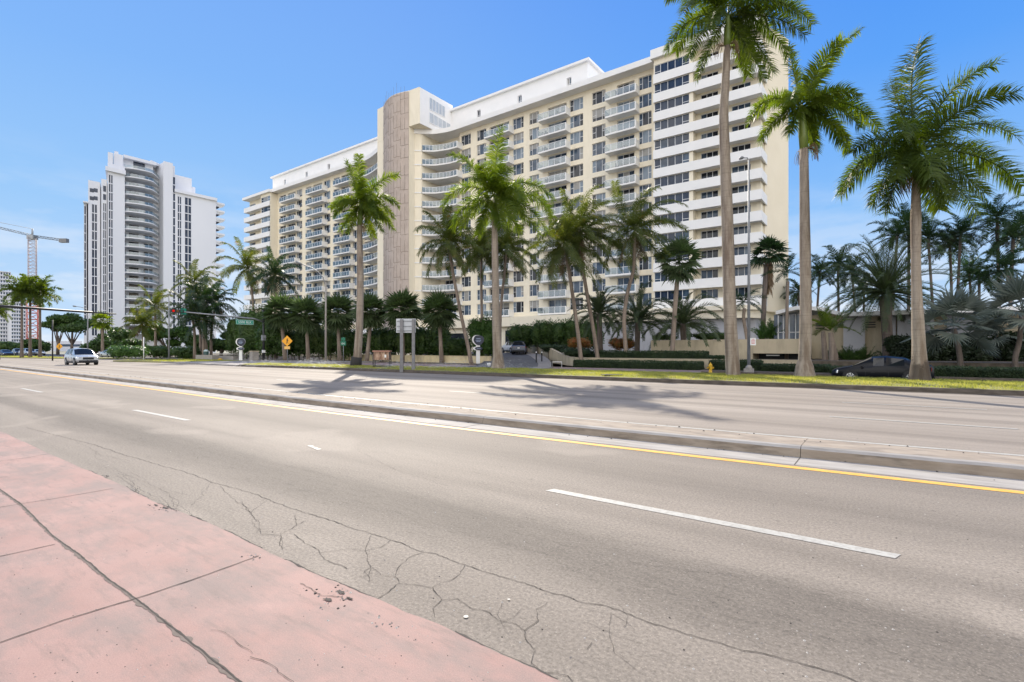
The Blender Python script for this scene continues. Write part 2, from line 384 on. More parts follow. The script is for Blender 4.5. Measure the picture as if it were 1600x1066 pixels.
# broken bit at the pavement edge and loose grit
gr = MB(); random.seed(12)
def pebble(mb, x, y, z, r, mi=0):
    n = 6; top = (x+random.uniform(-r,r)*.2, y, z+r*.8); ring = []
    for k in range(n):
        rr = r*random.uniform(.7,1.15); ring.append((x+rr*math.cos(k*2*PI/n), y+rr*math.sin(k*2*PI/n), z))
    mb.add([top]+ring, [(0,1+k,1+(k+1)%n) for k in range(n)], mi)
for (px, py, n, sp) in [(255,796,26,.06),(240,790,10,.05),(530,925,22,.05),(535,935,8,.05),(500,935,22,.14),(212,765,20,.06),(165,742,14,.05),(400,871,16,.05),(600,975,16,.08)]:
    q = GP(px, py, ZS)
    for k in range(n): pebble(gr, random.gauss(q.x, sp), min(random.gauss(q.y, sp*.45), 2.3), .012 if q.y > 2.19 else .022, random.uniform(.003,.011), random.choice((0,1,1,2)))
for k in range(260):
    q = GP(random.uniform(0,800), random.uniform(760,1066), ZS)
    if q.y < 2.1: pebble(gr, q.x, q.y, .022, random.uniform(.002,.005), random.choice((0,1,2)))
for k in range(420):
    q = GP(random.uniform(0,1600), 560+random.random()**.6*500, 0)
    if 2.3 < q.y < 8.9: pebble(gr, q.x, q.y, 0, random.uniform(.003,.009), random.choice((0,1,2,2)))
tag(gr.build('loose_grit', [M['crack'], flat('grit_grey', (.22,.2,.18), .9), flat('grit_pale', (.45,.42,.37), .9)]), 'dark and pale loose grit scattered along the road edge', 'grit', kind='stuff')

# painted lines
pl = MB()
def dash(y, x0, x1, w=.055, z=.004, yv=0): pl.quad((x0,y-w+yv,z),(x1-.02,y-w,z),(x1,y+w,z),(x0+.03,y+w+yv,z))
# ragged long near dash
a0, a1 = GP(850,768), GP(1398,863)
for k, (X0, X1) in enumerate([(a0.x, a1.x), (-16.35,-13.0), (-29.0,-25.8), (-41.3,-38.2), (-54,-50.9), (8.6, 11.6)]):
    n = 24; yy = 5.08
    vs = []
    for i in range(n+1):
        x = X0 + (X1-X0)*i/n; wob = .006*noise.noise(V((x*9, k, 0)))
        vs += [(x+.04, yy+.062+wob, .004), (x, yy-.062+.006*noise.noise(V((x*7,k,5))), .004)]
    pl.add(vs, [(2*i,2*i+1,2*i+3,2*i+2) for i in range(n)])
pl.build('lane_marking', M['white_line'], road)
yl = MB(); n = 240; vs = []
for i in range(n+1):
    x = 13 - i*.5 if i < 60 else -17 - (i-60)*.6
    o = far(x)
    vs += [(x, 7.85+.075+.004*noise.noise(V((x*5,0,0)))+o, .004), (x, 7.85-.075+.004*noise.noise(V((x*5,9,0)))+o, .004)]
yl.add(vs, [(2*i,2*i+1,2*i+3,2*i+2) for i in range(n)])
yl.build('yellow_line', M['yellow_line'], road)
wl = MB()
vs = []
for i in range(130):
    xx = 13 - i; vs += [(xx, 10.72+far(xx), .004), (xx, 10.60+far(xx), .004)]
wl.add(vs, [(2*i,2*i+1,2*i+3,2*i+2) for i in range(129)])
for k in range(-9, 2):
    for yy in (14.6, 18.7):
        x0 = -1.15 + 12.6*k; wl.quad((x0,yy-.06,.004),(x0+3.3,yy-.06,.004),(x0+3.3,yy+.06,.004),(x0,yy+.06,.004))
    if k < 0: wl.quad((12.6*k+3,21.9,.004),(12.6*k+6,21.9,.004),(12.6*k+6,22.0,.004),(12.6*k+3,22.0,.004))
wl.build('lane_marking', M['white_line'], far_road)
# worn white scrap and small round bits on the road
sc_ = MB()
q = GP(498,700); random.seed(5)
for k in range(5):
    cx, cy = q.x + k*.09-.25, q.y - .02*k; m_ = 9
    sc_.add([(cx+.05*math.cos(2*PI*i/m_)*random.uniform(.6,1.2), cy+.05*math.sin(2*PI*i/m_)*random.uniform(.5,1.2), .006) for i in range(m_)], [tuple(range(m_))])
for px, py, r in [(728,965,.016),(795,938,.010),(708,1056,.012),(870,790,.012)]:
    q2 = GP(px, py); sc_.add([(q2.x+r*math.cos(2*PI*i/8), q2.y+r*math.sin(2*PI*i/8), .0065) for i in range(8)], [tuple(range(8))])
sc_.build('paint_scrap', M['white_line'], road)

# median: gutter pan, kerb and top as one weathered concrete profile, in lengths with joints
med = MB(); gut = MB()
joints = [13.0]
x = GP(1253,712).x
stops = [13.0]
while x > -125:
    stops.append(x); x -= 6.1 if x > -60 else 12
for a, c in zip(stops, stops[1:]):
    n = max(2, int((a-c)/.35)); vs = []; prof = [(8.64,.004),(8.66,.06),(8.68,.125),(8.72,.158),(8.78,.17),(9.5,.165),(9.62,.15),(9.66,.05),(9.67,-.1)]
    for i in range(n+1):
        xx = a-.004 - (a-c-.008)*i/n
        o = far(xx)
        for k, (y, z) in enumerate(prof):
            j = .006*noise.noise(V((xx*1.9, k*.5, 2)))
            vs.append((xx, y+o+j, z + (.006*noise.noise(V((xx*2.3, k, 5))) if 1 < k < 7 else 0)))
    m_ = len(prof)
    for k in range(m_-1):
        med.smooth = 1 < k < 5
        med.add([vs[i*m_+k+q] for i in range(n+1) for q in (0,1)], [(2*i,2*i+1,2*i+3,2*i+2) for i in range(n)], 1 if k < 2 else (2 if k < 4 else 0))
    med.smooth = False
    med.add([vs[k] for k in range(m_)], [tuple(range(m_))]); med.add([vs[n*m_+k] for k in range(m_)], [tuple(range(m_-1,-1,-1))])
    n2 = n; vs = []
    for i in range(n2+1):
        xx = a-.008 - (a-c-.016)*i/n2; o = far(xx)
        vs += [(xx, 8.02+o+.008*noise.noise(V((xx*3,1,1))), .003), (xx, 8.64+o, .0035)]
    gut.add(vs, [(2*i,2*i+1,2*i+3,2*i+2) for i in range(n2)])
mo = tag(med.build('median_kerb', [M['kerb'], M['kerb_face'], M['gutter']]), kind='structure')
gut.build('gutter_pan', M['gutter'], mo)
jd = MB()
for s_ in stops[1:]:
    jd.quad((s_-.006, 8.03+far(s_), .0055),(s_+.006, 8.03+far(s_), .0055),(s_+.006, 8.62+far(s_), .006),(s_-.006, 8.62+far(s_), .006))
jd.build('joint', M['crack'], mo)
db = MB(); random.seed(21)
for k in range(150):                                                      # crumbs and leaves on the median
    pebble(db, random.uniform(-40, 8), 9.45 + random.gauss(0,.16), .168, random.uniform(.008,.025))
for k in range(90): pebble(db, random.uniform(-30, 8), 8.55+random.gauss(0,.06), .006, random.uniform(.006,.02))
for q_ in range(0): pass
db.v = [(v_[0], v_[1]+far(v_[0]), v_[2]) for v_ in db.v]
db.build('debris', M['crack'], mo)

# far side: verge with kerb, pavements, lane, side street
def polyslab(name, P, z, mat, thick=.3, kind='structure', parent=None):
    b = MB(); b.prism(P, z-thick, z)
    o = b.build(name, mat, parent)
    return tag(o, kind=kind)
def dens(T, step=1.5):
    out = []; x = T[0][0]
    while x < T[-1][0]: out.append((x, lin(T, x))); x += step
    out.append(T[-1]); return out
VB = [(-49,26.8),(-37,27.9),(-30,29),(-22,30.9),(-7,31.2),(14,30.8)]
vf, vb = dens(VF), dens(VB)
vb = [(x, lin(VB, x)) for x, y in vf]
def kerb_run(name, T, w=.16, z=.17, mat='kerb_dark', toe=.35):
    b = MB(); n = len(T); vs = []
    for i, (x, y) in enumerate(T):
        tx = T[min(i+1,n-1)][0]-T[max(i-1,0)][0]; ty = T[min(i+1,n-1)][1]-T[max(i-1,0)][1]; l = math.hypot(tx,ty); nx, ny = -ty/l, tx/l
        for k, (a, h) in enumerate([(-toe,.003),(-.03,.006),(0,.10),(.03,z),(w,z+.003),(w+.01,-.1)]):
            vs.append((x+nx*a, y+ny*a, h+.004*noise.noise(V((x*2,k,3)))))
    b.add(vs, [(i*6+k,(i+1)*6+k,(i+1)*6+k+1,i*6+k+1) for i in range(n-1) for k in range(5)])
    return tag(b.build(name, M[mat]), kind='structure')
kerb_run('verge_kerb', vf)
vg = MB(); n = len(vf); NR = 8; vs = []
for i in range(n):
    for k in range(NR+1):
        f = k/NR; x = vf[i][0]; y = vf[i][1]+.17 + (vb[i][1]-vf[i][1]-.17)*f
        vs.append((x, y, .165 + .05*math.sin(PI*f) + .03*noise.noise(V((x*.8, y*.8, 0)))))
b_ = len(vs)
vs += [(x, y, -.3) for x, y in vb]
vg.add(vs, [(i*(NR+1)+k,(i+1)*(NR+1)+k,(i+1)*(NR+1)+k+1,i*(NR+1)+k+1) for i in range(n-1) for k in range(NR)] + [(i*(NR+1)+NR,(i+1)*(NR+1)+NR,b_+i+1,b_+i) for i in range(n-1)])
tag(vg.build('verge', M['turf']), kind='structure')

polyslab('pavement', [(-49,23.9),(-49,40),(-10.5,40),(-10.5,31.3),(-22,30.7),(-30,28.7),(-37,27.5)], 0.0, M['redwalk'])
polyslab('corner_pavement', [(-49.2,23.45),(-60,23.7),(-70,24.2),(-75,27),(-76,36),(-49.2,40)], .13, M['paver'])
polyslab('service_lane', [(-10.4,30.9),(30,30.4),(30,36.1),(-10.4,36.1)], -.18, M['lot'], .15)
kerb_run('lane_kerb', dens([(-10.4,36.2),(30,36.2)]), z=-.0, toe=.02)
polyslab('garden_path', [(-10.4,36.36),(30,36.36),(30,38.2),(-10.4,38.2)], 0.0, M['paver'])
polyslab('garden_bed', [(-49,40.05),(-27,40.05),(-31,42.0),(-30,72),(-150,72),(-150,40.05)], .03, M['soil'])
polyslab('garden_bed', [(-21.5,40.05),(-10.45,40.05),(-10.45,38.25),(40,38.25),(40,60),(-21.5,60)], .03, M['soil'])
# raised terrace behind the low wall
polyslab('terrace', [(-22.2,42.1),(12,42.1),(12,69.9),(-42,69.9),(-39.5,58.2),(-34.8,54.2),(-31.8,51.2),(-29,48.2),(-25,43.7)], .78, M['soil'], .7)
# drive climbing to the porch
Lr = [(-23.0,33,.005),(-24.4,37,.06),(-27,41,.2),(-30.3,45.5,.45),(-34,50,.75),(-38,54.5,.98),(-43,59,1.1),(-60,63,1.1),(-60,73,1.1)]
Ll = [(-30,31,.005),(-31.5,37,.06),(-34,41,.2),(-37,45.5,.45),(-41,50,.75),(-47,54.5,.98),(-54,58,1.1),(-66,61,1.1),(-66,73,1.1)]
b = MB(); vs = [p for q in zip(Lr, Ll) for p in q]; m_ = len(vs); vs += [(x,y,z-.5) for x,y,z in vs]
b.add(vs, [(2*i,2*i+2,2*i+3,2*i+1) for i in range(len(Lr)-1)] + [(2*i,m_+2*i,m_+2*i+2,2*i+2) for i in range(len(Lr)-1)] + [(2*i+1,2*i+3,m_+2*i+3,m_+2*i+1) for i in range(len(Lr)-1)])
tag(b.build('driveway', M['lot']), kind='structure')
b = MB(); WR = [(-21.6,33,.05),(-22.9,37,.10),(-25.6,41.2,.26),(-29,46,.55),(-32.6,50.6,.85),(-36.6,55,1.08),(-41.5,59.5,1.2)]
vs = [p for q in zip(WR, [(a,b2,c+.05) for a,b2,c in Lr[:7]]) for p in q]; m_ = len(vs); vs += [(x,y,z-.5) for x,y,z in vs]
b.add(vs, [(2*i,2*i+2,2*i+3,2*i+1) for i in range(6)] + [(2*i,m_+2*i,m_+2*i+2,2*i+2) for i in range(6)] + [(2*i+1,2*i+3,m_+2*i+3,m_+2*i+1) for i in range(6)])
tag(b.build('ramp_pavement', M['paver']), kind='structure')
# left side beyond the junction
polyslab('side_street', [(-76,23.3),(-100,23.3),(-104,90),(-80,90)], .004, M['asphalt_far'], .3)
polyslab('corner_verge', [(-66,24.6),(-80,22.6),(-84,24.6),(-82,33),(-66,33)], .15, M['turf'])
polyslab('car_park', [(-79,33.5),(-60,33.5),(-60,60),(-79,60)], .02, M['lot'])
polyslab('left_verge', [(-102,26.6),(-111,23.1),(-128,20.2),(-220,20.2),(-220,26.5),(-128,26.5),(-104,32)], .13, M['turf'])
polyslab('back_street', [(-107,33),(-128,27.4),(-300,27.4),(-300,44),(-107,44)], .0, M['lot'])
# grass blades on the near stretch of the verge
gb = MB(); random.seed(9)
def blades(n, x0, x1, hh, sp):
    vs = []; fs = []
    for k in range(n):
        x = random.uniform(x0, x1); y0 = lin(VF, x)+.18; y1 = lin(VB, x); y = y0 + (y1-y0)*random.random()**.85
        if noise.noise(V((x*1.1, y*1.4, 3))) < -.20 and random.random() < .8: continue
        cl = 1+.7*noise.noise(V((x*2.2, y*2.2, 7)))
        h = hh*random.uniform(.6,1.25)*cl; a = random.uniform(0, PI); w = sp*random.uniform(.6,1.2)
        lx, ly = random.uniform(-.5,.5)*h, random.uniform(-.5,.5)*h
        z = .175; f = (y-y0)/(y1-y0); z += .05*math.sin(PI*max(0,min(1,f)))
        b0 = len(vs); ca, sa = math.cos(a)*w, math.sin(a)*w
        vs += [(x-ca,y-sa,z),(x+ca,y+sa,z),(x+lx,y+ly,z+h)]; fs.append((b0,b0+1,b0+2))
    gb.add(vs, fs)
blades(52000, -14, 9, .085, .011); blades(34000, -49, -14, .085, .02)
GRASS = leafmat('verge_grass_blades', (.21,.23,.05), (.38,.36,.11), .40, (2.0,2.0,1.0), .5, 1.2, brown=(.34,.27,.13))
tag(gb.build('grass', GRASS), 'short sunlit yellow green grass on the roadside verge', 'grass', kind='stuff')
gb = MB(); vs = []; fs = []
for k in range(9000):
    x = random.uniform(-220,-103) if k % 3 else random.uniform(-83,-66.5); y = random.uniform(20.4,26.3) if x < -100 else random.uniform(24.6,32)
    if x < -100 and y < lin([(-128,20.2),(-111,23.2),(-102,26.8)], x)+.1: continue
    h = random.uniform(.05,.12); a = random.uniform(0, PI); w = .05; b0 = len(vs)
    vs += [(x-math.cos(a)*w,y-math.sin(a)*w,.14),(x+math.cos(a)*w,y+math.sin(a)*w,.14),(x,y,.14+h)]; fs.append((b0,b0+1,b0+2))
gb.add(vs, fs)
tag(gb.build('grass', GRASS), 'sparse grass on the verges beyond the junction', 'grass', kind='stuff')
# ------------------------------------------------------------------ the long cream apartment block
FL = [7.75 + 2.8*k for k in range(13)]; TOP = 44.6
YW = 76.0                                     # wall plane of the wings
YB = 74.4                                     # front of the balconies
hotel = thing('apartment_building', (-75, 80, 0), 'long cream fifteen storey apartment block with white balconies and a tall stone clad stair tower', 'building')
HO = (-75, 80, 0)
def hpart(mb, name, mats, parent=None, lab=None):
    o = mb.build(name, mats, parent or hotel, HO)
    if lab: o['label'] = lab
    return o
xa = lambda px, Y=YW: XY(px, Y)
walls = MB(); 
XR0, XR1 = xa(638, YW), xa(1020, 73.6)        # right wing
XB1 = -13.4
XL0, XL1 = xa(421, 73.7), xa(598, YW)
# wing walls built as piers and spandrels round the openings -------------------------------------
openings = []     # (x0, x1, z0, z1, kind)
def wallgrid(mb, x0, x1, y, z0, z1, ops, depth=.35, mi=0):
    xs_ = sorted({x0, x1} | {o[0] for o in ops} | {o[1] for o in ops})
    for a, c in zip(xs_, xs_[1:]):
        if c-a < 1e-4: continue
        cuts = sorted([(o[2], o[3]) for o in ops if o[0] <= a+1e-4 and o[1] >= c-1e-4])
        z = z0
        for lo, hi in cuts:
            if lo > z: mb.quad((a,y,z),(c,y,z),(c,y,lo),(a,y,lo), mi)
            z = max(z, hi)
        if z < z1: mb.quad((a,y,z),(c,y,z),(c,y,z1),(a,y,z1), mi)
    for o in ops:                                                        # reveals
        a, c, lo, hi = o[:4]
        mb.quad((a,y,lo),(a,y,hi),(a,y+depth,hi),(a,y+depth,lo), mi); mb.quad((c,y,hi),(c,y,lo),(c,y+depth,lo),(c,y+depth,hi), mi)
        mb.quad((a,y,lo),(a,y+depth,lo),(c,y+depth,lo),(c,y,lo), mi); mb.quad((a,y+depth,hi),(a,y,hi),(c,y,hi),(c,y+depth,hi), mi)
rng = random.Random(4)
wins = []         # window specs: (dist, x0, x1, y, z0, z1, panes, style)
def add_win(x0, x1, y, z0, z1, style='three'):
    wins.append((math.hypot(x0, y), x0, x1, y, z0, z1, style))
def win_meshes(x0, x1, y, z0, z1, style, fr, gl):
    w, h, t, dd = x1-x0, z1-z0, .06, .06
    bl = rng.random() < .2; bf = rng.uniform(.25,.85)
    y += .12
    fr.box(x0, x1, y-.05, y+.05, z1-t, z1); fr.box(x0, x1, y-.07, y+.05, z0, z0+t)
    cuts = {'three': (0,.27,.73,1), 'band': (0,.18,.39,.6,.81,1), 'door': (0,.33,.66,1), 'two': (0,.5,1), 'bandthree': (0,.34,.67,1)}[style]
    for c in cuts:
        cx = x0 + w*c; a = max(x0, cx-t/2 if 0 < c < 1 else (cx if c == 0 else cx-t)); 
        fr.box(a, a+t, y-.045, y+.045, z0+t, z1-t)
    bars = {'three': (0,2), 'band': (0,4), 'door': (), 'two': (0,1), 'bandthree': (0,1,2)}[style]
    for k in range(len(cuts)-1):
        a, c = x0+w*cuts[k]+t/2, x0+w*cuts[k+1]-t/2
        if k in bars:
            zb = z0+h*(.5 if style not in ('bandthree', 'band') else .28); fr.box(a, c, y-.03, y+.03, zb-.03, zb+.03)
        r = rng.random()
        if style in ('band',): mi = 3 if r < .8 else 1
        elif style == 'door': mi = 0 if r < .5 else (1 if r < .85 else 2)
        else: mi = 0 if r < .5 else (1 if r < .8 else 2)
        if k and rng.random() < .55: mi = last
        last = mi
        tl = rng.uniform(-.012,.012)
        gl.add([(a,y+tl,z0+t),(c,y-tl,z0+t),(c,y-tl,z1-t),(a,y+tl,z1-t)], [(0,1,2,3)], mi)
        if (bl or rng.random() < .08) and style not in ('bandthree', 'band'):
            zq = z1-t-(h-2*t)*(bf if bl else rng.uniform(.3,1)); gl.quad((a,y-.02,zq),(c,y-.02,zq),(c,y-.02,z1-t),(a,y-.02,z1-t), 4)
GL = [M['glass_d'], M['glass_b'], M['glass_c'], M['glass_band'], M['blind']]
bals = []         # (dist, builder)
def add_bal(pts, z, label=None, side_r=True, rail=True, solid=False, depthY=YW):
    """pts: front edge polyline (x,y) left to right; slab back to depthY"""
    bals.append((math.hypot(pts[0][0], pts[0][1]), pts, z, side_r, solid, depthY))
def bal_meshes(pts, z, side_r, solid, depthY, slab, rail, posts):
    n = len(pts); th = .26
    P = [(x, y) for x, y in pts] + [(pts[-1][0], depthY+.1), (pts[0][0], depthY+.1)]
    slab.prism(P, z-th, z)
    if solid:
        for (a, c) in zip(pts, pts[1:]):
            slab.prism([a, c, (c[0], c[1]+.14), (a[0], a[1]+.14)], z+.001, z+.86)
            slab.prism([(a[0],a[1]-.03), (c[0],c[1]-.03), (c[0], c[1]+.0), (a[0], a[1]+.0)], z-.5, z+.862)
        return
    h = 1.02
    for i, (a, c) in enumerate(zip(pts, pts[1:])):
        rail.quad((a[0],a[1]+.05,z+.06),(c[0],c[1]+.05,z+.06),(c[0],c[1]+.05,z+h-.03),(a[0],a[1]+.05,z+h-.03))
        posts.prism([(a[0],a[1]+.02),(c[0],c[1]+.02),(c[0],c[1]+.09),(a[0],a[1]+.09)], z+h-.03, z+h+.03)
        L = math.hypot(c[0]-a[0], c[1]-a[1]); m_ = max(1, round(L/1.1))
        for k in range(m_+1):
            if k == 0 and i > 0: continue
            x = a[0]+(c[0]-a[0])*k/m_; y = a[1]+(c[1]-a[1])*k/m_+.055
            posts.box(x-.03, x+.03, y-.035, y+.035, z, z+h-.03)
    x0, y0 = pts[0]; x1, y1 = pts[-1]
    rail.quad((x0+.04,y0,z+.06),(x0+.04,depthY,z+.06),(x0+.04,depthY,z+h-.03),(x0+.04,y0,z+h-.03))
    if side_r:                                                            # solid tapering end panel
        slab.add([(x1-.12,y1,z),(x1,y1,z),(x1,depthY,z),(x1-.12,depthY,z),(x1-.12,y1,z+.98),(x1,y1,z+.98),(x1,depthY,z+1.0),(x1-.12,depthY,z+1.0)],
                 [(0,3,2,1),(4,5,6,7),(0,1,5,4),(1,2,6,5),(2,3,7,6),(3,0,4,7)])

wcols_R = [(720.5,735.5),(745,759.5),(801,818),(827,842),(890,911),(925,946),(998,1018)]
bcols_R = [(756,795,765,796),(840,884,856,886),(945,993,964,992)]
wcols_L = [(463,472),(506,516),(551,558)]
bcols_L = [(436,460,449,462),(477,503,489,504),(520,546,533,548)]
wops_R, wops_L = [], []
for zf in FL:
    for a, c in wcols_R:
        o = (xa(a), xa(c), zf+.5, zf+2.5); wops_R.append(o); add_win(*o[:2], YW+.1, *o[2:])
    for a, c in wcols_L:
        o = (xa(a), xa(c), zf+.5, zf+2.5); wops_L.append(o); add_win(*o[:2], YW+.1, *o[2:])
    for b0, b1, d0, d1 in bcols_R:
        add_bal([(XY(b0,YB),YB),(XY(b1,YB),YB)], zf)
        o = (xa(d0), xa(d1)-.1, zf+.01, zf+2.4); wops_R.append(o); add_win(*o[:2], YW+.25, *o[2:], 'door')
    for b0, b1, d0, d1 in bcols_L:
        add_bal([(XY(b0,YB),YB),(XY(b1,YB),YB)], zf)
        o = (xa(d0), xa(d1)-.1, zf+.01, zf+2.4); wops_L.append(o); add_win(*o[:2], YW+.25, *o[2:], 'door')
        o = (xa(b0+1), xa(d0-2.5), zf+.5, zf+2.4); wops_L.append(o); add_win(*o[:2], YW+.1, *o[2:], 'two')
XS = xa(718)                                                              # where the right wing wall begins beside the swoop
XSL = xa(562)
wallgrid(walls, XS, XR1+1, YW, 6.6, TOP, wops_R)
wallgrid(walls, XL0-1, XSL, YW, 3.0, TOP, wops_L)
# swoop on the right of the tower
def curve(T, a, c, n):
    out = []
    for i in range(n+1):
        px = a + (c-a)*i/n; Y = sum(lin(T, px+k*3) for k in (-1,0,1))/3
        out.append((XY(px, Y), Y))
    return out
SR = [(630,69.9),(640,70.3),(650,71.0),(660,71.9),(680,73.5),(700,74.3),(712,74.4),(720,74.4)]
SL = [(555,74.6),(572,74.4),(580,73.9),(588,73.0),(594,72.2),(600,71.6),(606,71.0)]
swR = curve(SR, 639, 714, 16); pierR = curve(SR, 639, 658, 4)
swL = curve(SL, 563.5, 600, 10); pierL = curve(SL, 594.5, 602, 3)
recR, recL = 77.2, 77.2
rw = []
for zf in FL:
    for a, c in ((676,688),(695,713)):
        o = (XY(a,recR), XY(c,recR), zf+.01, zf+2.4); rw.append(o); add_win(*o[:2], recR+.2, *o[2:], 'door')
    add_bal(curve(SR, 659.5, 714, 10), zf, depthY=recR)
    o = (XY(569,recL), XY(583,recL), zf+.01, zf+2.4); rw.append(o); add_win(*o[:2], recL+.2, *o[2:], 'door')
    add_bal(curve(SL, 563.5, 593, 7), zf, depthY=recL, side_r=False)
wallgrid(walls, XY(655,recR), XS, recR, 4, TOP, [o for o in rw if o[0] > -90])
wallgrid(walls, XSL, XY(597,recL), recL, 3, TOP, [o for o in rw if o[0] < -90])
walls.quad((XS,YW,6.6),(XS,recR,6.6),(XS,recR,TOP),(XS,YW,TOP)); walls.quad((XSL,YW,3),(XSL,recL,3),(XSL,recL,TOP),(XSL,YW,TOP))
walls.prism([(x, y+.12) for x, y in pierR] + [(pierR[-1][0], recR), (pierR[0][0], recR)], 3, TOP)
walls.prism([(x, y+.12) for x, y in pierL] + [(pierL[-1][0], recL), (pierL[0][0], recL)], 3, TOP)
# solid body behind everything
walls.box(XL0-8, XB1-.4, 77.9, 92, 0, TOP)
# band section at the right end: ribbon windows and long recessed balconies
YF = 73.7; bx0, bx1 = XR1, XY(1078, YF); bx2 = XB1
fasc = MB()
bw = []
for k, zf in enumerate(FL + [FL[-1]+2.8]):
    if k == 13:
        break
    o = (XY(1022.5,YF+.3), XY(1077,YF+.3), zf+.98, zf+2.42); bw.append(o); add_win(o[0], o[1], YF+.25, o[2], o[3], 'band')
    for a, c in ((1095,1122),(1143,1173)):
        o2 = (XY(a,75.4), XY(c,75.4), zf+.55, zf+2.35); rw.append(o2); add_win(*o2[:2], 75.45, *o2[2:], 'bandthree')
wallgrid(walls, bx0, bx1+.35, YF+.25, 6.8, TOP, bw)
walls.quad((bx1+.35,YF+.25,6.8),(bx1+.35,75.4,6.8),(bx1+.35,75.4,TOP),(bx1+.35,YF+.25,TOP))
walls.quad((bx0,76.3,6.8),(bx0,YF+.25,6.8),(bx0,YF+.25,TOP),(bx0,76.3,TOP))
wallgrid(walls, bx1+.35, XB1-1.6, 75.4, 6.8, TOP, [o for o in rw if o[0] > -27])
walls.box(XB1-1.6, XB1-.4, 75.4, 78, 6.8, TOP)
for k, zf in enumerate(FL):                                               # wrap-round white parapets
    z0, z1 = zf-.38, zf+.93
    fasc.prism([(bx0,YF),(bx2,YF),(bx2,77.6),(bx2-.15,77.6),(bx2-.15,YF+.15),(bx0,YF+.15)], z0, z1)
    fasc.prism([(bx0+.02,YF+.152),(bx2-.152,YF+.152),(bx2-.152,77.8),(bx0+.02,77.8)], zf-.2, zf)
hpart(fasc, 'parapet_band', M['white'])
# left end block
lx0, lx1, lx2 = XY(381,YF), XY(406,YF), XY(421,YF)
fl = MB(); lw = []
for zf in FL:
    o = (lx1+.2, lx2-.15, zf+.98, zf+2.42); lw.append(o); add_win(o[0], o[1], YF+.25, o[2], o[3], 'three')
    fl.prism([(lx0,YF),(lx2,YF),(lx2,YF+.15),(lx0+.15,YF+.15),(lx0+.15,78.5),(lx0,78.5)], zf-.38, zf+.93)
    fl.prism([(lx0+.152,YF+.152),(lx2-.02,YF+.152),(lx2-.02,78),(lx0+.152,78)], zf-.2, zf)
wallgrid(walls, lx1, lx2, YF+.25, 3, TOP, lw)
lb = [(XY(390,75.4), XY(399,75.4), zf+.55, zf+2.35) for zf in FL]
for o in lb: add_win(*o[:2], 75.45, *o[2:], 'bandthree')
wallgrid(walls, lx0+2.5, lx1, 75.4, 3, TOP, lb)
walls.quad((lx2,YF+.25,3),(lx2,YW,3),(lx2,YW,TOP),(lx2,YF+.25,TOP)); walls.quad((lx1,75.4,3),(lx1,YF+.25,3),(lx1,YF+.25,TOP),(lx1,75.4,TOP))
walls.box(lx0+2.5, XL0-7.9, 77.2, 91, 3, TOP)
hpart(fl, 'parapet_band', M['white'])
# flared end wall
P1, P2 = (XB1-.25, 77.2), (-11.6, 83.2)
ew = MB(); ew.prism([P1, P2, (-13.2, 92.5), (-16, 92.5), (-16, 77.9)], 6.8, 46.3)
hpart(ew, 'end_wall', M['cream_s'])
# cornice following the swoops, tower left out
cor = MB()
cr_pts = swR + [(XR1-.05, 74.3)]
def cornice(pts, back, z0=TOP, z1=45.5):
    cor.prism([(x, y-.1) for x, y in pts] + [(pts[-1][0], back), (pts[0][0], back)], z0, z1)
cornice(cr_pts, 88); cornice([(XL0-.2, 74.3)] + swL, 88)
for zf in FL:                                                             # thin white ledges on the piers
    for pr_ in (pierR, pierL):
        lg = MB(); lg.prism([(x, y) for x, y in pr_] + [(pr_[-1][0], pr_[-1][1]+.6), (pr_[0][0], pr_[0][1]+.6)], zf-.24, zf-.02); hpart(lg, 'ledge', M['white'])
cor.prism([(bx0-.3,YF-.35),(bx2+.35,YF-.35),(bx2+.35,78),(-14,93),(bx0-.3,93)], TOP, 45.9)
cor.prism([(lx0-.3,YF-.35),(lx2+.35,YF-.35),(lx2+.35,91),(lx0-.3,91)], TOP, 45.3)
hpart(cor, 'cornice', M['white'])
pen = MB()
px0, px1 = XY(664,78.6), XY(918,78.6); qx0, qx1 = XY(426,78.6), XY(604,78.6)
pw = []
for c_ in (686.5,748,812,889): x = XY(c_,78.6); pw.append((x-.45, x+.45, 47.4, 49.4))
for c_ in (445,479,513.7,554,594): x = XY(c_,78.6); pw.append((x-.5, x+.5, 47.3, 49.4))
wallgrid(pen, px0, px1, 78.6, 45.4, 51, [o for o in pw if o[0] > -78]); wallgrid(pen, qx0, qx1, 78.6, 45.4, 51, [o for o in pw if o[0] < -78])
pen.quad((px1,78.6,45.4),(px1,88,45.4),(px1,88,51),(px1,78.6,51)); pen.quad((qx0,88,45.4),(qx0,78.6,45.4),(qx0,78.6,51),(qx0,88,51))
pen.box(px0, px1+.5, 78.1, 88.4, 51, 51.4); pen.box(qx0-.5, qx1, 78.1, 88.4, 51, 51.4)
pen.box(bx0+5, -15.5, 79, 92, 45.9, 47.2)
hpart(pen, 'penthouse', M['white'])
for o in pw: add_win(o[0], o[1], 78.75, o[2], o[3], 'two')
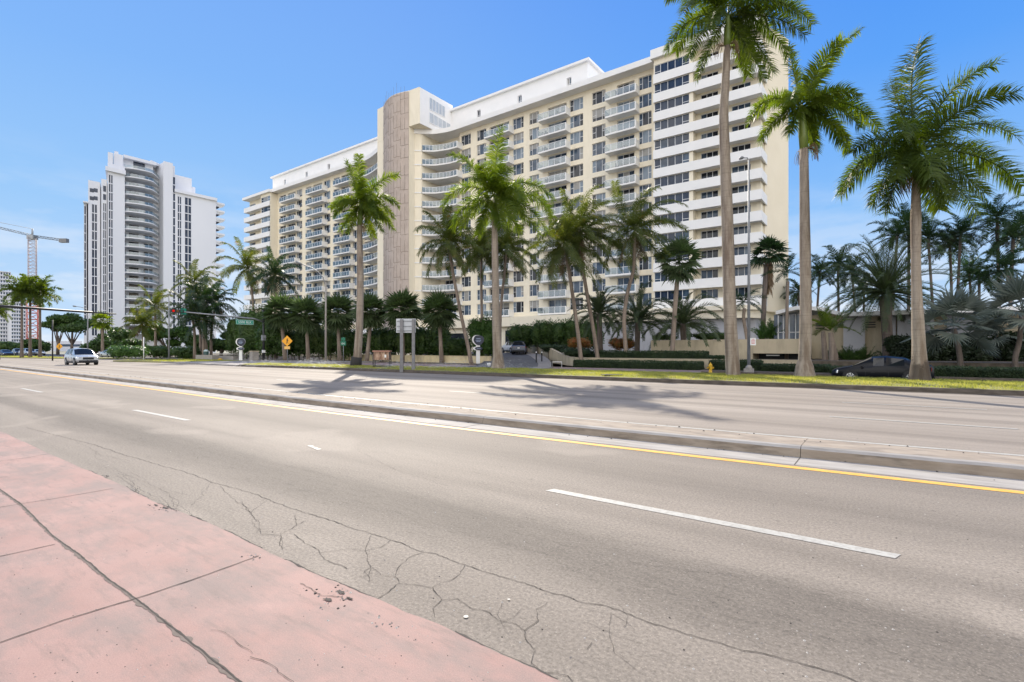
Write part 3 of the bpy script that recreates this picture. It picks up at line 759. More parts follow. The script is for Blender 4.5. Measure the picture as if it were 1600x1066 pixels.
# tower: bowed stone face, cream cheek, glazed head
tw = MB(); st = MB()
T0, T1, TC = (XY(599,70.6),70.6), (XY(638.5,69.3),69.3), None
arc = []
n = 14
for i in range(n+1):
    f = i/n; bow = 1.25*math.sin(PI*f)
    arc.append((T0[0]+(T1[0]-T0[0])*f, T0[1]+(T1[1]-T0[1])*f - bow))
TT = 52.6
tw.prism([(x, y+.12) for x, y in arc] + [(XY(655,69.6), 69.6), (XY(655,69.6), 79), (arc[0][0]-2.3, 79), (arc[0][0]-2.3, 70.9)], 45.52, TT)
tw.prism([(x, y+.12) for x, y in arc] + [(arc[-1][0], 79), (arc[0][0]-2.3, 79), (arc[0][0]-2.3, 70.9)], 0, 45.5)
hpart(tw, 'tower_wall', M['cream'])
TX1 = XY(655,69.6)
sw_ = MB(); sw_.box(TX1+.004, TX1+.12, 69.75, 79, 45.5, TT-.1); hpart(sw_, 'tower_side', M['white'])
st.add([(x, y, z) for x, y in arc for z in (3, TT-.15)], [(2*i,2*i+2,2*i+3,2*i+1) for i in range(n)])
so = hpart(st, 'stone_cladding', M['stone'])
jt = MB(); rj = random.Random(8)
def arcp(f):
    f = max(0, min(.9999, f)); i = int(f*n); g = f*n-i; a, c = arc[i], arc[i+1]
    return a[0]+(c[0]-a[0])*g, a[1]+(c[1]-a[1])*g-.03
z = 3.5; row = 0
cols_ = 5
while z < TT-1:
    hz = 3.0; offs = [rj.uniform(-.25,.25) for _ in range(cols_)]
    for k in range(cols_):
        f0, f1 = k/cols_, (k+1)/cols_; zz = z + offs[k]*1.2 + (.35 if k % 2 else -.35)
        m_ = 6
        for q_ in range(m_):
            a, c = arcp(f0+(f1-f0)*q_/m_), arcp(f0+(f1-f0)*(q_+1)/m_); w1 = .10*noise.noise(V((a[0]*3, z, 1))); w2 = .10*noise.noise(V((c[0]*3, z, 1)))
            jt.quad((a[0],a[1],zz+w1),(c[0],c[1],zz+w2),(c[0],c[1],zz+w2+.05),(a[0],a[1],zz+w1+.05))
        for g in (f0, (f0+f1)/2):
            a = arcp(g); sl = rj.uniform(-.12,.12); t_ = rj.uniform(.6,1)
            jt.quad((a[0],a[1],zz),(a[0]+.05,a[1],zz),(a[0]+.05+sl,a[1],zz+hz*t_),(a[0]+sl,a[1],zz+hz*t_))
    z += hz
hpart(jt, 'joint', M['joint'], None)
hd = MB(); 
tx = TX1+.14
for a, c, lo, hi in ((72.2,76.6,49.2,51.6),(72.2,78.2,46.6,48.6)):
    hd.add([(tx,a,lo),(tx,c,lo),(tx,c,hi-.3),(tx,a,hi)], [(0,1,2,3)])
hpart(hd, 'tower_glazing', M['pale_glass'])
hb = MB()
for a, c, lo, hi in ((72.2,76.6,49.2,51.6),(72.2,78.2,46.6,48.6)):
    for k in range(6):
        y = a+(c-a)*k/5; hb.box(tx-.01, tx+.06, y-.06, y+.06, lo, hi-.3*k/5)
    hb.box(tx-.01, tx+.07, a, c, lo-.08, lo+.05)
hpart(hb, 'glazing_bar', M['frame'])
walls_o = hpart(walls, 'wall', M['cream'])
# podium
pod = MB(); pod.box(XY(640,73)-4, XY(905,73), 72.6, 78, 5.6, 7.25); pod.box(XY(640,73)-4, XY(905,73), 73.4, 78, 0, 5.6)
xr0 = XY(905,71); cx, cy, rr = -17.2, 75.0, 4.2
P = [(xr0, 70.8), (cx, 70.8)] + [(cx+rr*math.sin(a), cy-rr*math.cos(a)) for a in [PI*i/16 for i in range(1, 15)]] + [(xr0, 79)]
pod.prism(P, 6.75, 7.35)
P2_ = [(xr0, 71.3), (cx, 71.3)] + [(cx+(rr-.5)*math.sin(a), cy-(rr-.5)*math.cos(a)) for a in [PI*i/16 for i in range(1, 15)]] + [(xr0, 79)]
pod.prism(P2_, 5.7, 6.75)
pod.box(XL0-12, XY(640,73)-4.1, 73.8, 78, 0, 6.2)
hpart(pod, 'podium', M['cream'])
gw = MB(); gw.prism([(xr0+.3, 72.1), (-17.5, 72.1), (-14.2, 74), (-14, 79), (xr0+.3, 79)], .4, 5.7)
hpart(gw, 'podium_wall', M['greywall'])
lo_ = MB()
for a in [i*3.3 for i in range(14)]:                                      # scalloped white porch canopy left of the tower
    x = XY(455,72)+a*1.9
    if x > XY(640,72): break
    seg = [(x+6.27*i/8, 5.0+1.0*math.sin(PI*i/8)**.7) for i in range(9)]
    lo_.add([(p[0], yy, zz) for p in seg for yy, zz in ((70.2,p[1]),(73.7,p[1]),(70.2,p[1]-.5),(73.7,p[1]-.5))],
            [f for i in range(8) for f in ((4*i,4*i+4,4*i+5,4*i+1),(4*i+2,4*i+3,4*i+7,4*i+6),(4*i,4*i+2,4*i+6,4*i+4))])
hpart(lo_, 'porch_canopy', M['white'])
for a, c, yy, lo, hi in [(690,730,73.3,.2,4.6),(790,880,73.3,1.1,4.9)] + [(a, a+8, 73.7, .6, 3.6) for a in range(455, 640, 14)]:
    ent = MB(); ent.box(XY(a,yy), XY(c,yy), yy-.1, yy+.05, lo, hi); hpart(ent, 'ground_floor_window', M['glass_d'])
# windows and balconies: the hundred that show largest are single parts, the rest one each
wins.sort(key=lambda w: w[0]/max(.5, w[2]-w[1])**.5)
rf, rg = MB(), MB()
for i, (d, x0, x1, y, z0, z1, stl) in enumerate(wins):
    if i < 99:
        f_, g_ = MB(), MB(); win_meshes(x0, x1, y, z0, z1, stl, f_, g_)
        og = ((x0+x1)/2, y, z0)
        wo = f_.build('window', M['frame'], hotel, og); wo.location = V(og)-V(HO)
        po = g_.build('pane', GL, wo, og)
    else: win_meshes(x0, x1, y, z0, z1, stl, rf, rg)
wo = hpart(rf, 'window', M['frame']); wo['kind'] = 'stuff'; po = rg.build('pane', GL, wo, HO)
bals.sort(key=lambda w: w[0])
rs_, rr_, rp_ = MB(), MB(), MB()
for i, (d, pts, z, sr, sol, dY) in enumerate(bals):
    if i < 99:
        a_, b_, c_ = MB(), MB(), MB(); bal_meshes(pts, z, sr, sol, dY, a_, b_, c_)
        og = (pts[0][0], pts[0][1], z); so_ = a_.build('balcony', M['white'], hotel, og); so_.location = V(og)-V(HO)
        b_.build('glass_panel', M['rail'], so_, og); c_.build('railing', M['frame'], so_, og)
    else: bal_meshes(pts, z, sr, sol, dY, rs_, rr_, rp_)
so_ = hpart(rs_, 'balcony', M['white']); so_['kind'] = 'stuff'; rr_.build('glass_panel', M['rail'], so_, HO); rp_.build('railing', M['frame'], so_, HO)
# chairs and plants seen behind the rails
fu = MB(); rf2 = random.Random(3)
for (d, pts, z, sr, sol, dY) in bals:
    for k in range(rf2.choice((0,1,2,3))):
        f = rf2.random()*.7+.1; x = pts[0][0]+(pts[-1][0]-pts[0][0])*f; y = max(p[1] for p in pts)+.5+rf2.random()*.5
        w = rf2.uniform(.25,.4); h = rf2.uniform(.38,.48)
        fu.box(x-w, x+w, y-w, y+w, z+h, z+h+.06); fu.box(x-w, x-w+.06, y-w, y+w, z+h+.06, z+h+.5)
        for sx in (-1,1):
            for sy in (-1,1): fu.box(x+sx*w*.85-.025, x+sx*w*.85+.025, y+sy*w*.85-.025, y+sy*w*.85+.025, z, z+h)
fo = hpart(fu, 'balcony_furniture', flat('dark_wicker', (.05,.05,.055), .7)); fo['kind'] = 'stuff'
# ------------------------------------------------------------------ vegetation
IR, IF, UP = V((RX, RY, 0)), V((FX, FY, 0)), V((0, 0, 1))
LM = {
 'royal': leafmat('royal_palm_leaf_sunlit', (.06,.10,.015), (.13,.17,.024), .44, (2.7,2.6,.5), .5, 1.0),  # sunlit tone put into the leaf colour, brighter than the copy below
 'royal_dark': leafmat('royal_palm_leaf_dark', (.038,.066,.013), (.085,.12,.02), .40, (2.7,2.6,.45), .48, 1.0),  # same leaf, darker copy without the painted sunlight
 'coco': leafmat('coconut_palm_leaf', (.052,.075,.018), (.11,.13,.032), .38, (2.4,2.3,.7), .5, .9, brown=(.20,.12,.05)),
 'sabal': leafmat('sabal_leaf', (.045,.07,.03), (.085,.115,.05), .3, (1.8,2.2,1.0), .5, 1.0),
 'phoenix': leafmat('date_palm_leaf', (.042,.062,.03), (.085,.108,.05), .26, (1.8,2.1,1.0), .48, 1.0),
 'silver': leafmat('silver_fan_leaf', (.10,.125,.105), (.16,.185,.155), .15, (1.3,1.4,1.1), .5, 1.0),
 'bgpalm': leafmat('dark_palm_leaf', (.016,.034,.016), (.035,.06,.024), .26, (2.0,2.6,1.0), .45, 1.0),  # leaf colour kept dark to paint palms seen against the sun
 'bush': leafmat('shrub_leaf', (.03,.062,.018), (.08,.13,.032), .25, (1.8,2.4,.8), .42, .9),
 'bush_light': leafmat('bright_shrub_leaf', (.04,.09,.02), (.075,.14,.03), .3, (1.8,2.2,.8), .42, .9),
 'hedge': leafmat('clipped_hedge_leaf', (.022,.04,.018), (.04,.065,.026), .2, (1.6,2.0,.9), .5, 2),
 'hedge_l': leafmat('light_bush_leaf', (.055,.09,.028), (.11,.155,.045), .25, (1.7,2.2,.8), .45, .9),
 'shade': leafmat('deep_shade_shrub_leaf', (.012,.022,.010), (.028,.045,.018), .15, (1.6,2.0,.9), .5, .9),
 'orange': leafmat('orange_croton_leaf', (.30,.11,.03), (.10,.10,.02), .25, (1.6,1.3,.8), .45, 2.5),
 'brown': leafmat('dry_frond', (.17,.115,.065), (.25,.18,.11), .2, (1.3,1.2,1.0), .7, 2),
}
def bark(name, c1, c2, ring=9, dark=(.09,.07,.055), foot=False):
    m, nt, out = _nt(name)
    p = nt.nodes.new('ShaderNodeBsdfPrincipled'); p.inputs['Roughness'].default_value = .88; p.inputs['Specular IOR Level'].default_value = .2
    a = _noise(nt, _tex(nt, 'Object', (3.2,3.2,.5)), 1.5, 7, .72)
    r = _noise(nt, _tex(nt, 'Object', (.35,.35,ring)), 1.0, 3, .6)
    c = _ramp(nt, a, .32, .7, c1, c2)
    c = _mix(nt, _ramp(nt, r, .52, .70, (0,0,0), (.38,)*3), c, dark)
    b = _noise(nt, _tex(nt, 'Object', (1.8,1.8,.22)), 1.3, 7, .75)
    c = _mix(nt, _ramp(nt, b, .48, .60, (0,0,0), (.72,)*3), c, tuple(x*1.25 for x in dark))
    if foot:                                                                 # irrigation stain round the foot
        tc = nt.nodes.new('ShaderNodeTexCoord'); sx = nt.nodes.new('ShaderNodeSeparateXYZ'); nt.links.new(tc.outputs['Object'], sx.inputs[0])
        nn = _noise(nt, _tex(nt, 'Object', (1,1,.8)), 1.6, 6, .7); ma = nt.nodes.new('ShaderNodeMath'); ma.operation = 'MULTIPLY_ADD'
        nt.links.new(nn, ma.inputs[0]); ma.inputs[1].default_value = -2.6; nt.links.new(sx.outputs[2], ma.inputs[2])
        mr = nt.nodes.new('ShaderNodeMapRange'); mr.inputs[1].default_value = -.35; mr.inputs[2].default_value = -.05; mr.inputs[3].default_value = .8; mr.inputs[4].default_value = 0; nt.links.new(ma.outputs[0], mr.inputs[0])
        c = _mix(nt, mr.outputs[0], c, (.045,.035,.028))
    nt.links.new(c, p.inputs['Base Color']); nt.links.new(_bump(nt, r, .3, .015), p.inputs['Normal'])
    nt.links.new(p.outputs[0], out.inputs[0]); return m
BK = {'royal_stained': bark('stained_palm_trunk', (.35,.30,.245), (.19,.155,.12), 11, (.11,.08,.06), True), 'royal': bark('pale_palm_trunk', (.35,.30,.245), (.19,.155,.12), 11, (.11,.08,.06)),
      'coco': bark('grey_brown_palm_trunk', (.30,.24,.19), (.22,.175,.14), 10),
      'dark': bark('dark_palm_trunk', (.13,.105,.085), (.19,.155,.13), 12, (.05,.04,.035)),
      'shaft': pmat('green_crownshaft', (.11,.17,.035), (.17,.21,.05), 2, .35, stretch=(3,3,.4)),
      'fibre': pmat('palm_fibre', (.14,.08,.045), (.22,.13,.07), 6, .9)}
def idir(ang, dp): 
    a = math.radians(ang); return (UP*math.cos(a) + IR*math.sin(a) + IF*dp).normalized()
def frond(mb, p0, d, L, droop, ll, n, w, style, rg, wind=V((0,0,0)), mi=0, rmi=1):
    N = 12; ds = L/N; pts = [V(p0)]; d = V(d).normalized(); ts = [d.copy()]
    for i in range(N):
        f = i/N
        d = (d + (V((0,0,-1))*droop*(.25+1.5*f) + wind*(.15+f))*ds*(1-.25*abs(d.z)*(d.z < 0))).normalized()
        pts.append(pts[-1] + d*ds); ts.append(d.copy())
    mb.tube(pts, [.035*(1-.85*i/N)*(L/4+.3) for i in range(N+1)], 4, rmi, caps=False, smooth=True)
    vs = []; fs = []
    roll = rg.uniform(-.5,.5)
    for k in range(n):
        s = .10 + .90*(k+rg.random()*.8)/n
        g = min(N-1e-6, s*N); i = int(g); q = pts[i].lerp(pts[i+1], g-i); t = ts[i].lerp(ts[i+1], g-i).normalized()
        u = UP - t*t.z
        if u.length < .15: u = IF - t*IF.dot(t)
        u.normalize(); sd = t.cross(u)
        if roll: u2 = u*math.cos(roll)+sd*math.sin(roll); sd = t.cross(u2); u = u2
        prof = (math.sin(PI*min(1,.12+.82*s)))**.55 if s < .9 else .62
        for sg in (-1, 1):
            if style == 'royal': e = rg.uniform(-.75, 1.05); fw = .42; sag = .55
            elif style == 'coco': e = rg.uniform(-.5, .35); fw = .40; sag = .95
            elif style == 'stiff': e = rg.uniform(.05, .65); fw = .75; sag = .08
            else: e = rg.uniform(.0, .5); fw = .6; sag = .22
            dl = (sd*sg*math.cos(e) + u*math.sin(e) + t*(fw + .5*s)).normalized()
            l = ll*prof*rg.uniform(.8,1.12)
            nrm = dl.cross(t); nrm = nrm.normalized() if nrm.length > 1e-4 else u
            wv = t*(w*.5)
            m_ = q + dl*l*.5; dn = (dl + V((0,0,-sag)) + wind*.35).normalized(); e_ = m_ + dn*l*.5
            b0 = len(vs)
            vs += [q-wv*.6, q+wv*.6, m_+wv+nrm*.01, m_-wv, e_]
            fs += [(b0,b0+1,b0+2,b0+3),(b0+3,b0+2,b0+4)]
    mb.add(vs, fs, mi)
def fan(mb, p0, d, pet, l, segs, rg, spread=1.75, w=None, droop=.25, mi=0, rmi=1, split=.45):
    d = V(d).normalized(); side = d.cross(UP)
    if side.length < .1: side = IR.copy()
    side.normalize(); u = side.cross(d)
    c = V(p0) + d*pet + V((0,0,-droop*pet*.4))
    mb.tube([V(p0), V(p0)+d*pet*.5+V((0,0,-droop*pet*.1)), c], [.03,.022,.018], 4, rmi, caps=False)
    d2 = (d + V((0,0,-droop))).normalized(); tw = rg.uniform(-.5,.5)
    sd = (side*math.cos(tw) + u*math.sin(tw)); nn = sd.cross(d2).normalized()
    w = w or l*spread*2/segs*.62; vs = []; fs = []
    for k in range(segs):
        a = -spread + 2*spread*(k+.5)/segs; a0, a1 = a-spread/segs, a+spread/segs
        dr = lambda q: d2*math.cos(q) + sd*math.sin(q)
        fold = nn*(.10*l*(1 if k % 2 else -1)*.3)
        m0, m1 = c + dr(a0)*l*split + fold, c + dr(a1)*l*split - fold
        ll = l*(1-.22*abs(a)/spread)*rg.uniform(.9,1.06)
        tip = c + dr(a)*ll + V((0,0,-droop*.35*l*rg.uniform(.3,1.2)))
        b0 = len(vs); vs += [c, m0, m1, tip]; fs += [(b0,b0+1,b0+2),(b0+1,b0+3,b0+2)]
    mb.add(vs, fs, mi)
def trunk_from_px(pl, d):
    out = []
    for px, py, r in pl:
        x, y = W(px, d); out.append((V((x, y, Z(py, d))), r*d/FP/math.sqrt(1+((px-800)/FP)**2)))
    return out
def refine(tp, k=3, amp=.015):
    P, R = [], []
    n = len(tp)
    for i in range(n-1):
        p0 = tp[max(0,i-1)][0]; p1, p2 = tp[i][0], tp[i+1][0]; p3 = tp[min(n-1,i+2)][0]
        for j in range(k):
            t = j/k
            q = .5*((2*p1) + (p2-p0)*t + (2*p0-5*p1+4*p2-p3)*t*t + (-p0+3*p1-3*p2+p3)*t**3)
            r = tp[i][1] + (tp[i+1][1]-tp[i][1])*t
            P.append(q); R.append(r*(1+amp*math.sin(q.z*9)+.02*noise.noise(q*2)))
    P.append(tp[-1][0]); R.append(tp[-1][1]); return P, R
def make_palm(name, label, cat, tp, hub, fr, style, leaf, bk, group=None, shaft=None, n=60, ll=.75, w=.05, seed=1, wind=V((0,0,0)), sides=12, extra=None, base_flare=True, dry=None):
    base = V((tp[0][0].x, tp[0][0].y, tp[0][0].z)); rg = random.Random(seed)
    root = thing(name, base, label, cat, group); og = tuple(base)
    b = MB(); P, R = refine(tp); b.tube(P, R, sides); b.build('trunk', BK[bk], root, og)
    if shaft:
        b = MB(); b.tube([tp[-1][0]+V((0,0,-.05)), tp[-1][0].lerp(hub,.35), tp[-1][0].lerp(hub,.8), hub], [tp[-1][1]*1.02, tp[-1][1]*1.12, tp[-1][1]*.8, tp[-1][1]*.5], 10)
        b.build('crownshaft', BK['shaft'], root, og)
    c = MB()
    for f in fr:
        frond(c, hub + V((rg.uniform(-.06,.06), rg.uniform(-.06,.06), rg.uniform(-.12,.08))), f[0], f[1], f[2], ll*rg.uniform(.85,1.1), n, w, style, rg, wind)
    if extra: extra(c, hub, rg)
    c.build('crown', [LM[leaf], LM['coco'] if style == 'coco' else LM[leaf]], root, og)
    if shaft and len(fr) > 14 and sides > 8:                                 # fruiting stalks under the crownshaft
        c = MB(); t0 = tp[-1][0]
        for k in range(3):
            a = rg.uniform(0,6.28)
            for j in range(16):
                d_ = V((math.cos(a+rg.gauss(0,.35)), math.sin(a+rg.gauss(0,.35)), rg.uniform(-.2,.5))); p_ = t0+V((math.cos(a),math.sin(a),0))*tp[-1][1]
                c.tube([p_, p_+d_*.28, p_+d_*.42+V((0,0,-.25)), p_+d_*.46+V((0,0,-.6))], [.014,.012,.01,.008], 3, caps=False)
        c.build('fruit_stalk', LM['brown'], root, og)
    if dry:
        c = MB()
        for f in dry: frond(c, hub+V((0,0,-.15)), f[0], f[1], f[2], ll*.7, n//2, w, style, rg, wind)
        c.build('dry_frond', LM['brown'], root, og)
    return root
def royal(label, base_pl, d, hub_px, spec, seed, leaf='royal', n=62, w=.045, cat='palm', wind=.06, ll=.72):
    tp = [(p_, r_*(.9 if d < 30 else .94)) for p_, r_ in trunk_from_px(base_pl, d)]; x, y = W(hub_px[0], d); hub = V((x, y, Z(hub_px[1], d)))
    fr = [(idir(a, dp), L*(.96 if L > 5 else 1), dr*(1.3 if 40 < abs(a) < 125 else 1)) for a, dp, L, dr in spec]; r0_ = random.Random(seed*7); Lm = sum(q[2] for q in spec)/len(spec)
    fr += [(idir(r0_.uniform(-125,125), r0_.choice((-1,1))*r0_.uniform(.6,1.6)), Lm*r0_.uniform(.75,.95), r0_.uniform(.4,.6)) for _ in range(2 if d < 30 else 6)]
    return make_palm('royal_palm', label, cat, tp, hub, fr, 'royal', leaf, 'royal_stained' if 'stained' in label else 'royal', 'royal palms on the roadside verge', True, int(n*2.3), ll*1.22, w*1.1, seed, IR*wind, 16)

royal('tallest royal palm, its crown cut by the top of the picture, bark streaked brown', [(1146,592,14),(1145,580,13),(1143,540,12),(1141,500,11.5),(1139,440,11),(1136,330,10.5),(1133,250,9.5),(1131,180,8),(1134,120,7),(1136,72,6)], 27.4, (1137,24),
 [(-80,.1,4.0,.42),(-62,-.5,4.0,.42),(-120,-.2,3.6,.32),(-150,.2,3.4,.12),(150,-.1,3.9,.16),(118,.25,4.0,.25),(97,-.4,4.2,.22),(78,.3,4.6,.3),(62,-.2,4.8,.35),(70,-.9,3.8,.4),
  (30,.2,4.2,.3),(5,.1,4.4,.2),(-30,.3,4.2,.35),(-45,.9,3.8,.4),(20,-.9,4.0,.4),(100,1.1,3.8,.4),(-100,-1.1,3.5,.4),(40,1.0,4.0,.35)], 11, 'royal_dark', 66, .05, ll=.74)
royal('slim royal palm with a smooth flared foot, second from the right', [(1257,594,21),(1257,584,19),(1257,572,16),(1257,561,11.5),(1258,540,11.2),(1259,480,10.5),(1258,400,10),(1257,320,9),(1256,232,7.5)], 26.4, (1252,165),
 [(29,.05,5.4,.08),(-10,.1,3.4,.1),(-62,-.1,3.5,.55),(-100,.3,2.6,.55),(-150,-.2,1.8,.2),(60,.1,4.4,.42),(78,-.3,4.2,.40),(98,.2,3.8,.42),(125,-.3,3.0,.3),(150,.3,2.4,.2),(12,-.5,3.2,.25),(45,.9,3.6,.45),(100,-1.0,3.2,.45),(-30,.9,3.0,.45),(-60,-1.0,2.8,.5)], 12, 'royal', 66, .05, ll=.66)
royal('royal palm with swollen dark stained foot, rightmost on the verge', [(1437,600,24),(1437,592,21),(1437,575,17),(1436,552,13.5),(1434,500,11.5),(1432,450,9.6),(1431,400,9),(1431,345,10.2),(1431,300,8),(1431,280,7)], 22.8, (1433,238),
 [(-3,.1,5.7,.13),(14,-.2,4.4,.3),(48,.05,5.4,.22),(66,.15,5.0,.26),(88,-.2,4.6,.26),(112,.2,4.2,.22),(-72,.1,4.1,.48),(-48,-.6,3.6,.42),(-120,.1,2.9,.38),(-95,-.6,3.0,.5),(125,-.5,3.2,.35),(150,.2,2.8,.2),(-150,.3,2.6,.2),
  (20,-.9,3.6,.35),(-20,.8,3.6,.4),(30,1.0,3.8,.4),(-60,1.1,3.4,.45),(-6,.3,4.4,.2),(170,-.5,2.6,.15)], 13, 'royal_dark', 64, .05, ll=.88, wind=.12)
royal('royal palm beside the hotel driveway, crown bright against the facade', [(778,583,15),(778,576,12.5),(778,562,9.5),(777,545,7.6),(775,500,6.6),(774,430,5.8),(773,380,5.2),(773,345,4.6)], 36.6, (773,306),
 [(1,.0,4.9,.06),(-33,.1,4.7,.20),(48,.1,5.2,.36),(68,-.2,5.0,.38),(90,.2,4.8,.34),(115,-.2,4.4,.25),(140,.3,3.2,.15),(-62,-.2,4.5,.40),(-88,.2,4.2,.42),(-118,-.3,3.8,.3),(-150,.2,3.0,.15),(20,.7,3.4,.4),(-20,-.8,3.2,.4),(70,1.0,3.6,.4),(60,-1.1,3.4,.42),(-60,1.1,3.2,.42),(170,-.4,2.6,.1)], 14, 'royal', 56, .055, ll=.75)
royal('royal palm standing before the stair tower, black burnt foot', [(556,580,8.5),(557,572,8),(559,550,6.9),(562,500,6.2),(563,430,5.6),(562,380,4.9),(562,352,4.3)], 42.6, (564,318),
 [(-20,.1,3.9,.12),(-3,-.1,3.9,.06),(34,.0,4.0,.25),(52,.3,3.4,.4),(75,-.1,3.4,.5),(105,.2,3.4,.35),(135,-.2,3.2,.2),(-68,.1,2.9,.35),(-92,-.3,2.6,.5),(-128,.2,2.8,.25),(-158,-.3,2.8,.12),(160,.3,2.8,.12),(15,-.9,3.0,.4),(-10,.9,3.0,.4),(80,1.0,3.0,.45),(-70,-1.0,2.6,.5)], 15, 'royal', 50, .065, ll=.72)
b = MB(); b.tube([W(556,42.6)+(.0,), W(556.4,42.6)+(.45,), W(557.4,42.6)+(.95,)], [.50,.455,.42], 14); 
rt = [o for o in col.objects if o.name.startswith('royal_palm') and 'burnt' in o.get('label','')][0]
b.build('burnt_foot', flat('charred_bark', (.03,.028,.026), .95), rt, tuple(rt.location))

# distant royals at the left: one built, others copied
def ring_fronds(n, rg, e0, e1, L, dr, gold=2.399):
    out = []
    for k in range(n):
        f = (k+.5)/n; a = k*gold + rg.uniform(-.2,.2); el = math.radians(e0 + (e1-e0)*f + rg.uniform(-6,6))
        out.append((V((math.cos(a)*math.cos(el), math.sin(a)*math.cos(el), math.sin(el))), L*rg.uniform(.85,1.1), dr*rg.uniform(.8,1.2)))
    return out
def std_palm(name, label, cat, group, h, r0, r1, nf, e0, e1, L, dr, style, leaf, bk, n, ll, w, seed, lean=(0,0), shaft=None, wind=0, loc=(0,0,0), extra=None, dry=None, hubup=.9, bend=.5):
    rg = random.Random(seed); tp = []
    for k in range(7):
        f = k/6; tp.append((V((lean[0]*f**(1+bend), lean[1]*f**(1+bend), h*f)), r0+(r1-r0)*min(1, f*1.4) + (r0*.35 if k == 0 else 0)))
    hub = tp[-1][0] + V((0,0,hubup if shaft else .12))
    r_ = make_palm(name, label, cat, tp, hub, ring_fronds(nf, rg, e0, e1, L, dr), style, leaf, bk, group, shaft, n, ll, w, seed, IR*wind, 8, extra, True, dry)
    r_.location = loc; return r_
def at(px, d, z=0): x, y = W(px, d); return V((x, y, z))
g_ = 'distant royal palms beyond the junction'
p0 = std_palm('royal_palm', 'distant royal palm, right of the trio in front of the crane', 'palm', g_, 10.6, .24, .17, 18, -35, 82, 3.5, .36, 'royal', 'royal_dark', 'dark', 44, .9, .15, 31, shaft=True, loc=at(62.5, 92), hubup=1.2)
dup(p0, at(47,93), 2.1, 1.02, 'distant royal palm, middle of the trio in front of the crane')
dup(p0, at(34,90), 4.0, .98, 'distant royal palm, left of the trio in front of the crane')
dup(p0, at(-2,78), 1.0, .62, 'short distant royal palm cut by the left picture edge')

# coconut palms ---------------------------------------------------------------
def coco(label, pl, d, hub_px, seed, L=3.6, nf=24, group='coconut palms before the apartment block', wind=.22, leaf='coco', n=96, e0=-45, dry=3, w=.055, ll=.92):
    tp = [(p_, r_*.68) for p_, r_ in trunk_from_px(pl, d)]; x, y = W(hub_px[0], d); hub = V((x, y, Z(hub_px[1], d))); rg = random.Random(seed)
    fr = ring_fronds(nf, rg, e0, 80, L*1.3, .36)
    dr = [(V((math.cos(a), math.sin(a), -1.1)), L*.8, .3) for a in [rg.uniform(0,6.28) for _ in range(dry)]] if dry else None
    return make_palm('coconut_palm', label, 'palm', tp, hub, fr, 'coco', leaf, 'coco', group, None, n, ll, w, seed, IR*wind, 10, dry=dr)
coco('leaning coconut palm with browning fronds, just right of the blank sign board', [(737,572,5.5),(731,540,4.4),(722,500,4.0),(712,450,3.6),(705,410,3.4),(702,388,3.2)], 52, (701,378), 41, 3.3)
coco('coconut palm behind the driveway royal palm, its crown showing to the left', [(753,560,4),(753,500,3.2),(752,450,3),(752,398,2.8)], 60, (752,388), 42, 3.2, dry=2)
coco('coconut palm behind the driveway royal palm, its crown showing to the right', [(781,560,4),(782,490,3.2),(788,430,3),(791,396,2.8)], 58, (792,388), 43, 3.9, dry=2)
coco('left one of the two curving coconut palms by the driveway wall', [(911,576,6.5),(907,555,5),(903,520,4.4),(896,470,4.2),(890,430,4.0),(884,392,3.8)], 46.5, (883,382), 44, 3.7)
coco('right one of the two curving coconut palms by the driveway wall', [(937,574,6.5),(933,555,5),(928,520,4.6),(919,470,4.3),(911,420,4.0),(907,376,3.8)], 47.5, (906,365), 45, 3.9, dry=1)
coco('coconut palm with a kinked trunk before the ribbon windows', [(978,576,6.5),(978,550,5),(975,500,4.6),(981,455,4.4),(990,420,4.2),(991,372,4.0)], 47, (992,358), 46, 3.9, wind=.32)
coco('ragged coconut palm left of the far end of the block', [(399,560,4.5),(397,500,3),(393,450,2.8),(388,428,2.6)], 78, (387,419), 47, 3.9, w=.10, wind=.12, n=50)
coco('dark coconut palm over the hedge at the far end of the block', [(432,560,4.5),(430,500,2.9),(430,460,2.7),(430,440,2.6)], 76, (430,430), 48, 3.4, leaf='bgpalm', w=.10, wind=.12, n=50)
g2 = 'coconut palms massed at the side street corner'
for k, (px, py, bx, d, lab) in enumerate([(303,440,313,86,'tallest coconut palm of the corner clump, thin windblown crown'),(318,468,322,82,'coconut palm at the right of the corner clump'),(298,486,304,80,'low crowned coconut palm inside the corner clump'),(336,474,330,84,'coconut palm of the corner clump leaning towards the green street sign'),
     (242,478,243,96,'silvery coconut palm before the foot of the white tower'),(222,506,224,88,'small coconut palm before the foot of the white tower'),(316,500,318,79,'drooping palm at the front of the corner clump')]):
    coco(lab, [(bx,566,4.2),(bx,520,3.2),((bx+px)/2,(py+510)/2+4,2.8),(px,py+8,2.6)], d, (px,py), 60+k, 3.7 if k != 5 else 2.8, 18, g2, .15, 'coco' if k in (0,4,5) else 'bgpalm', 44, dry=1 if k % 2 else 0, w=.12)

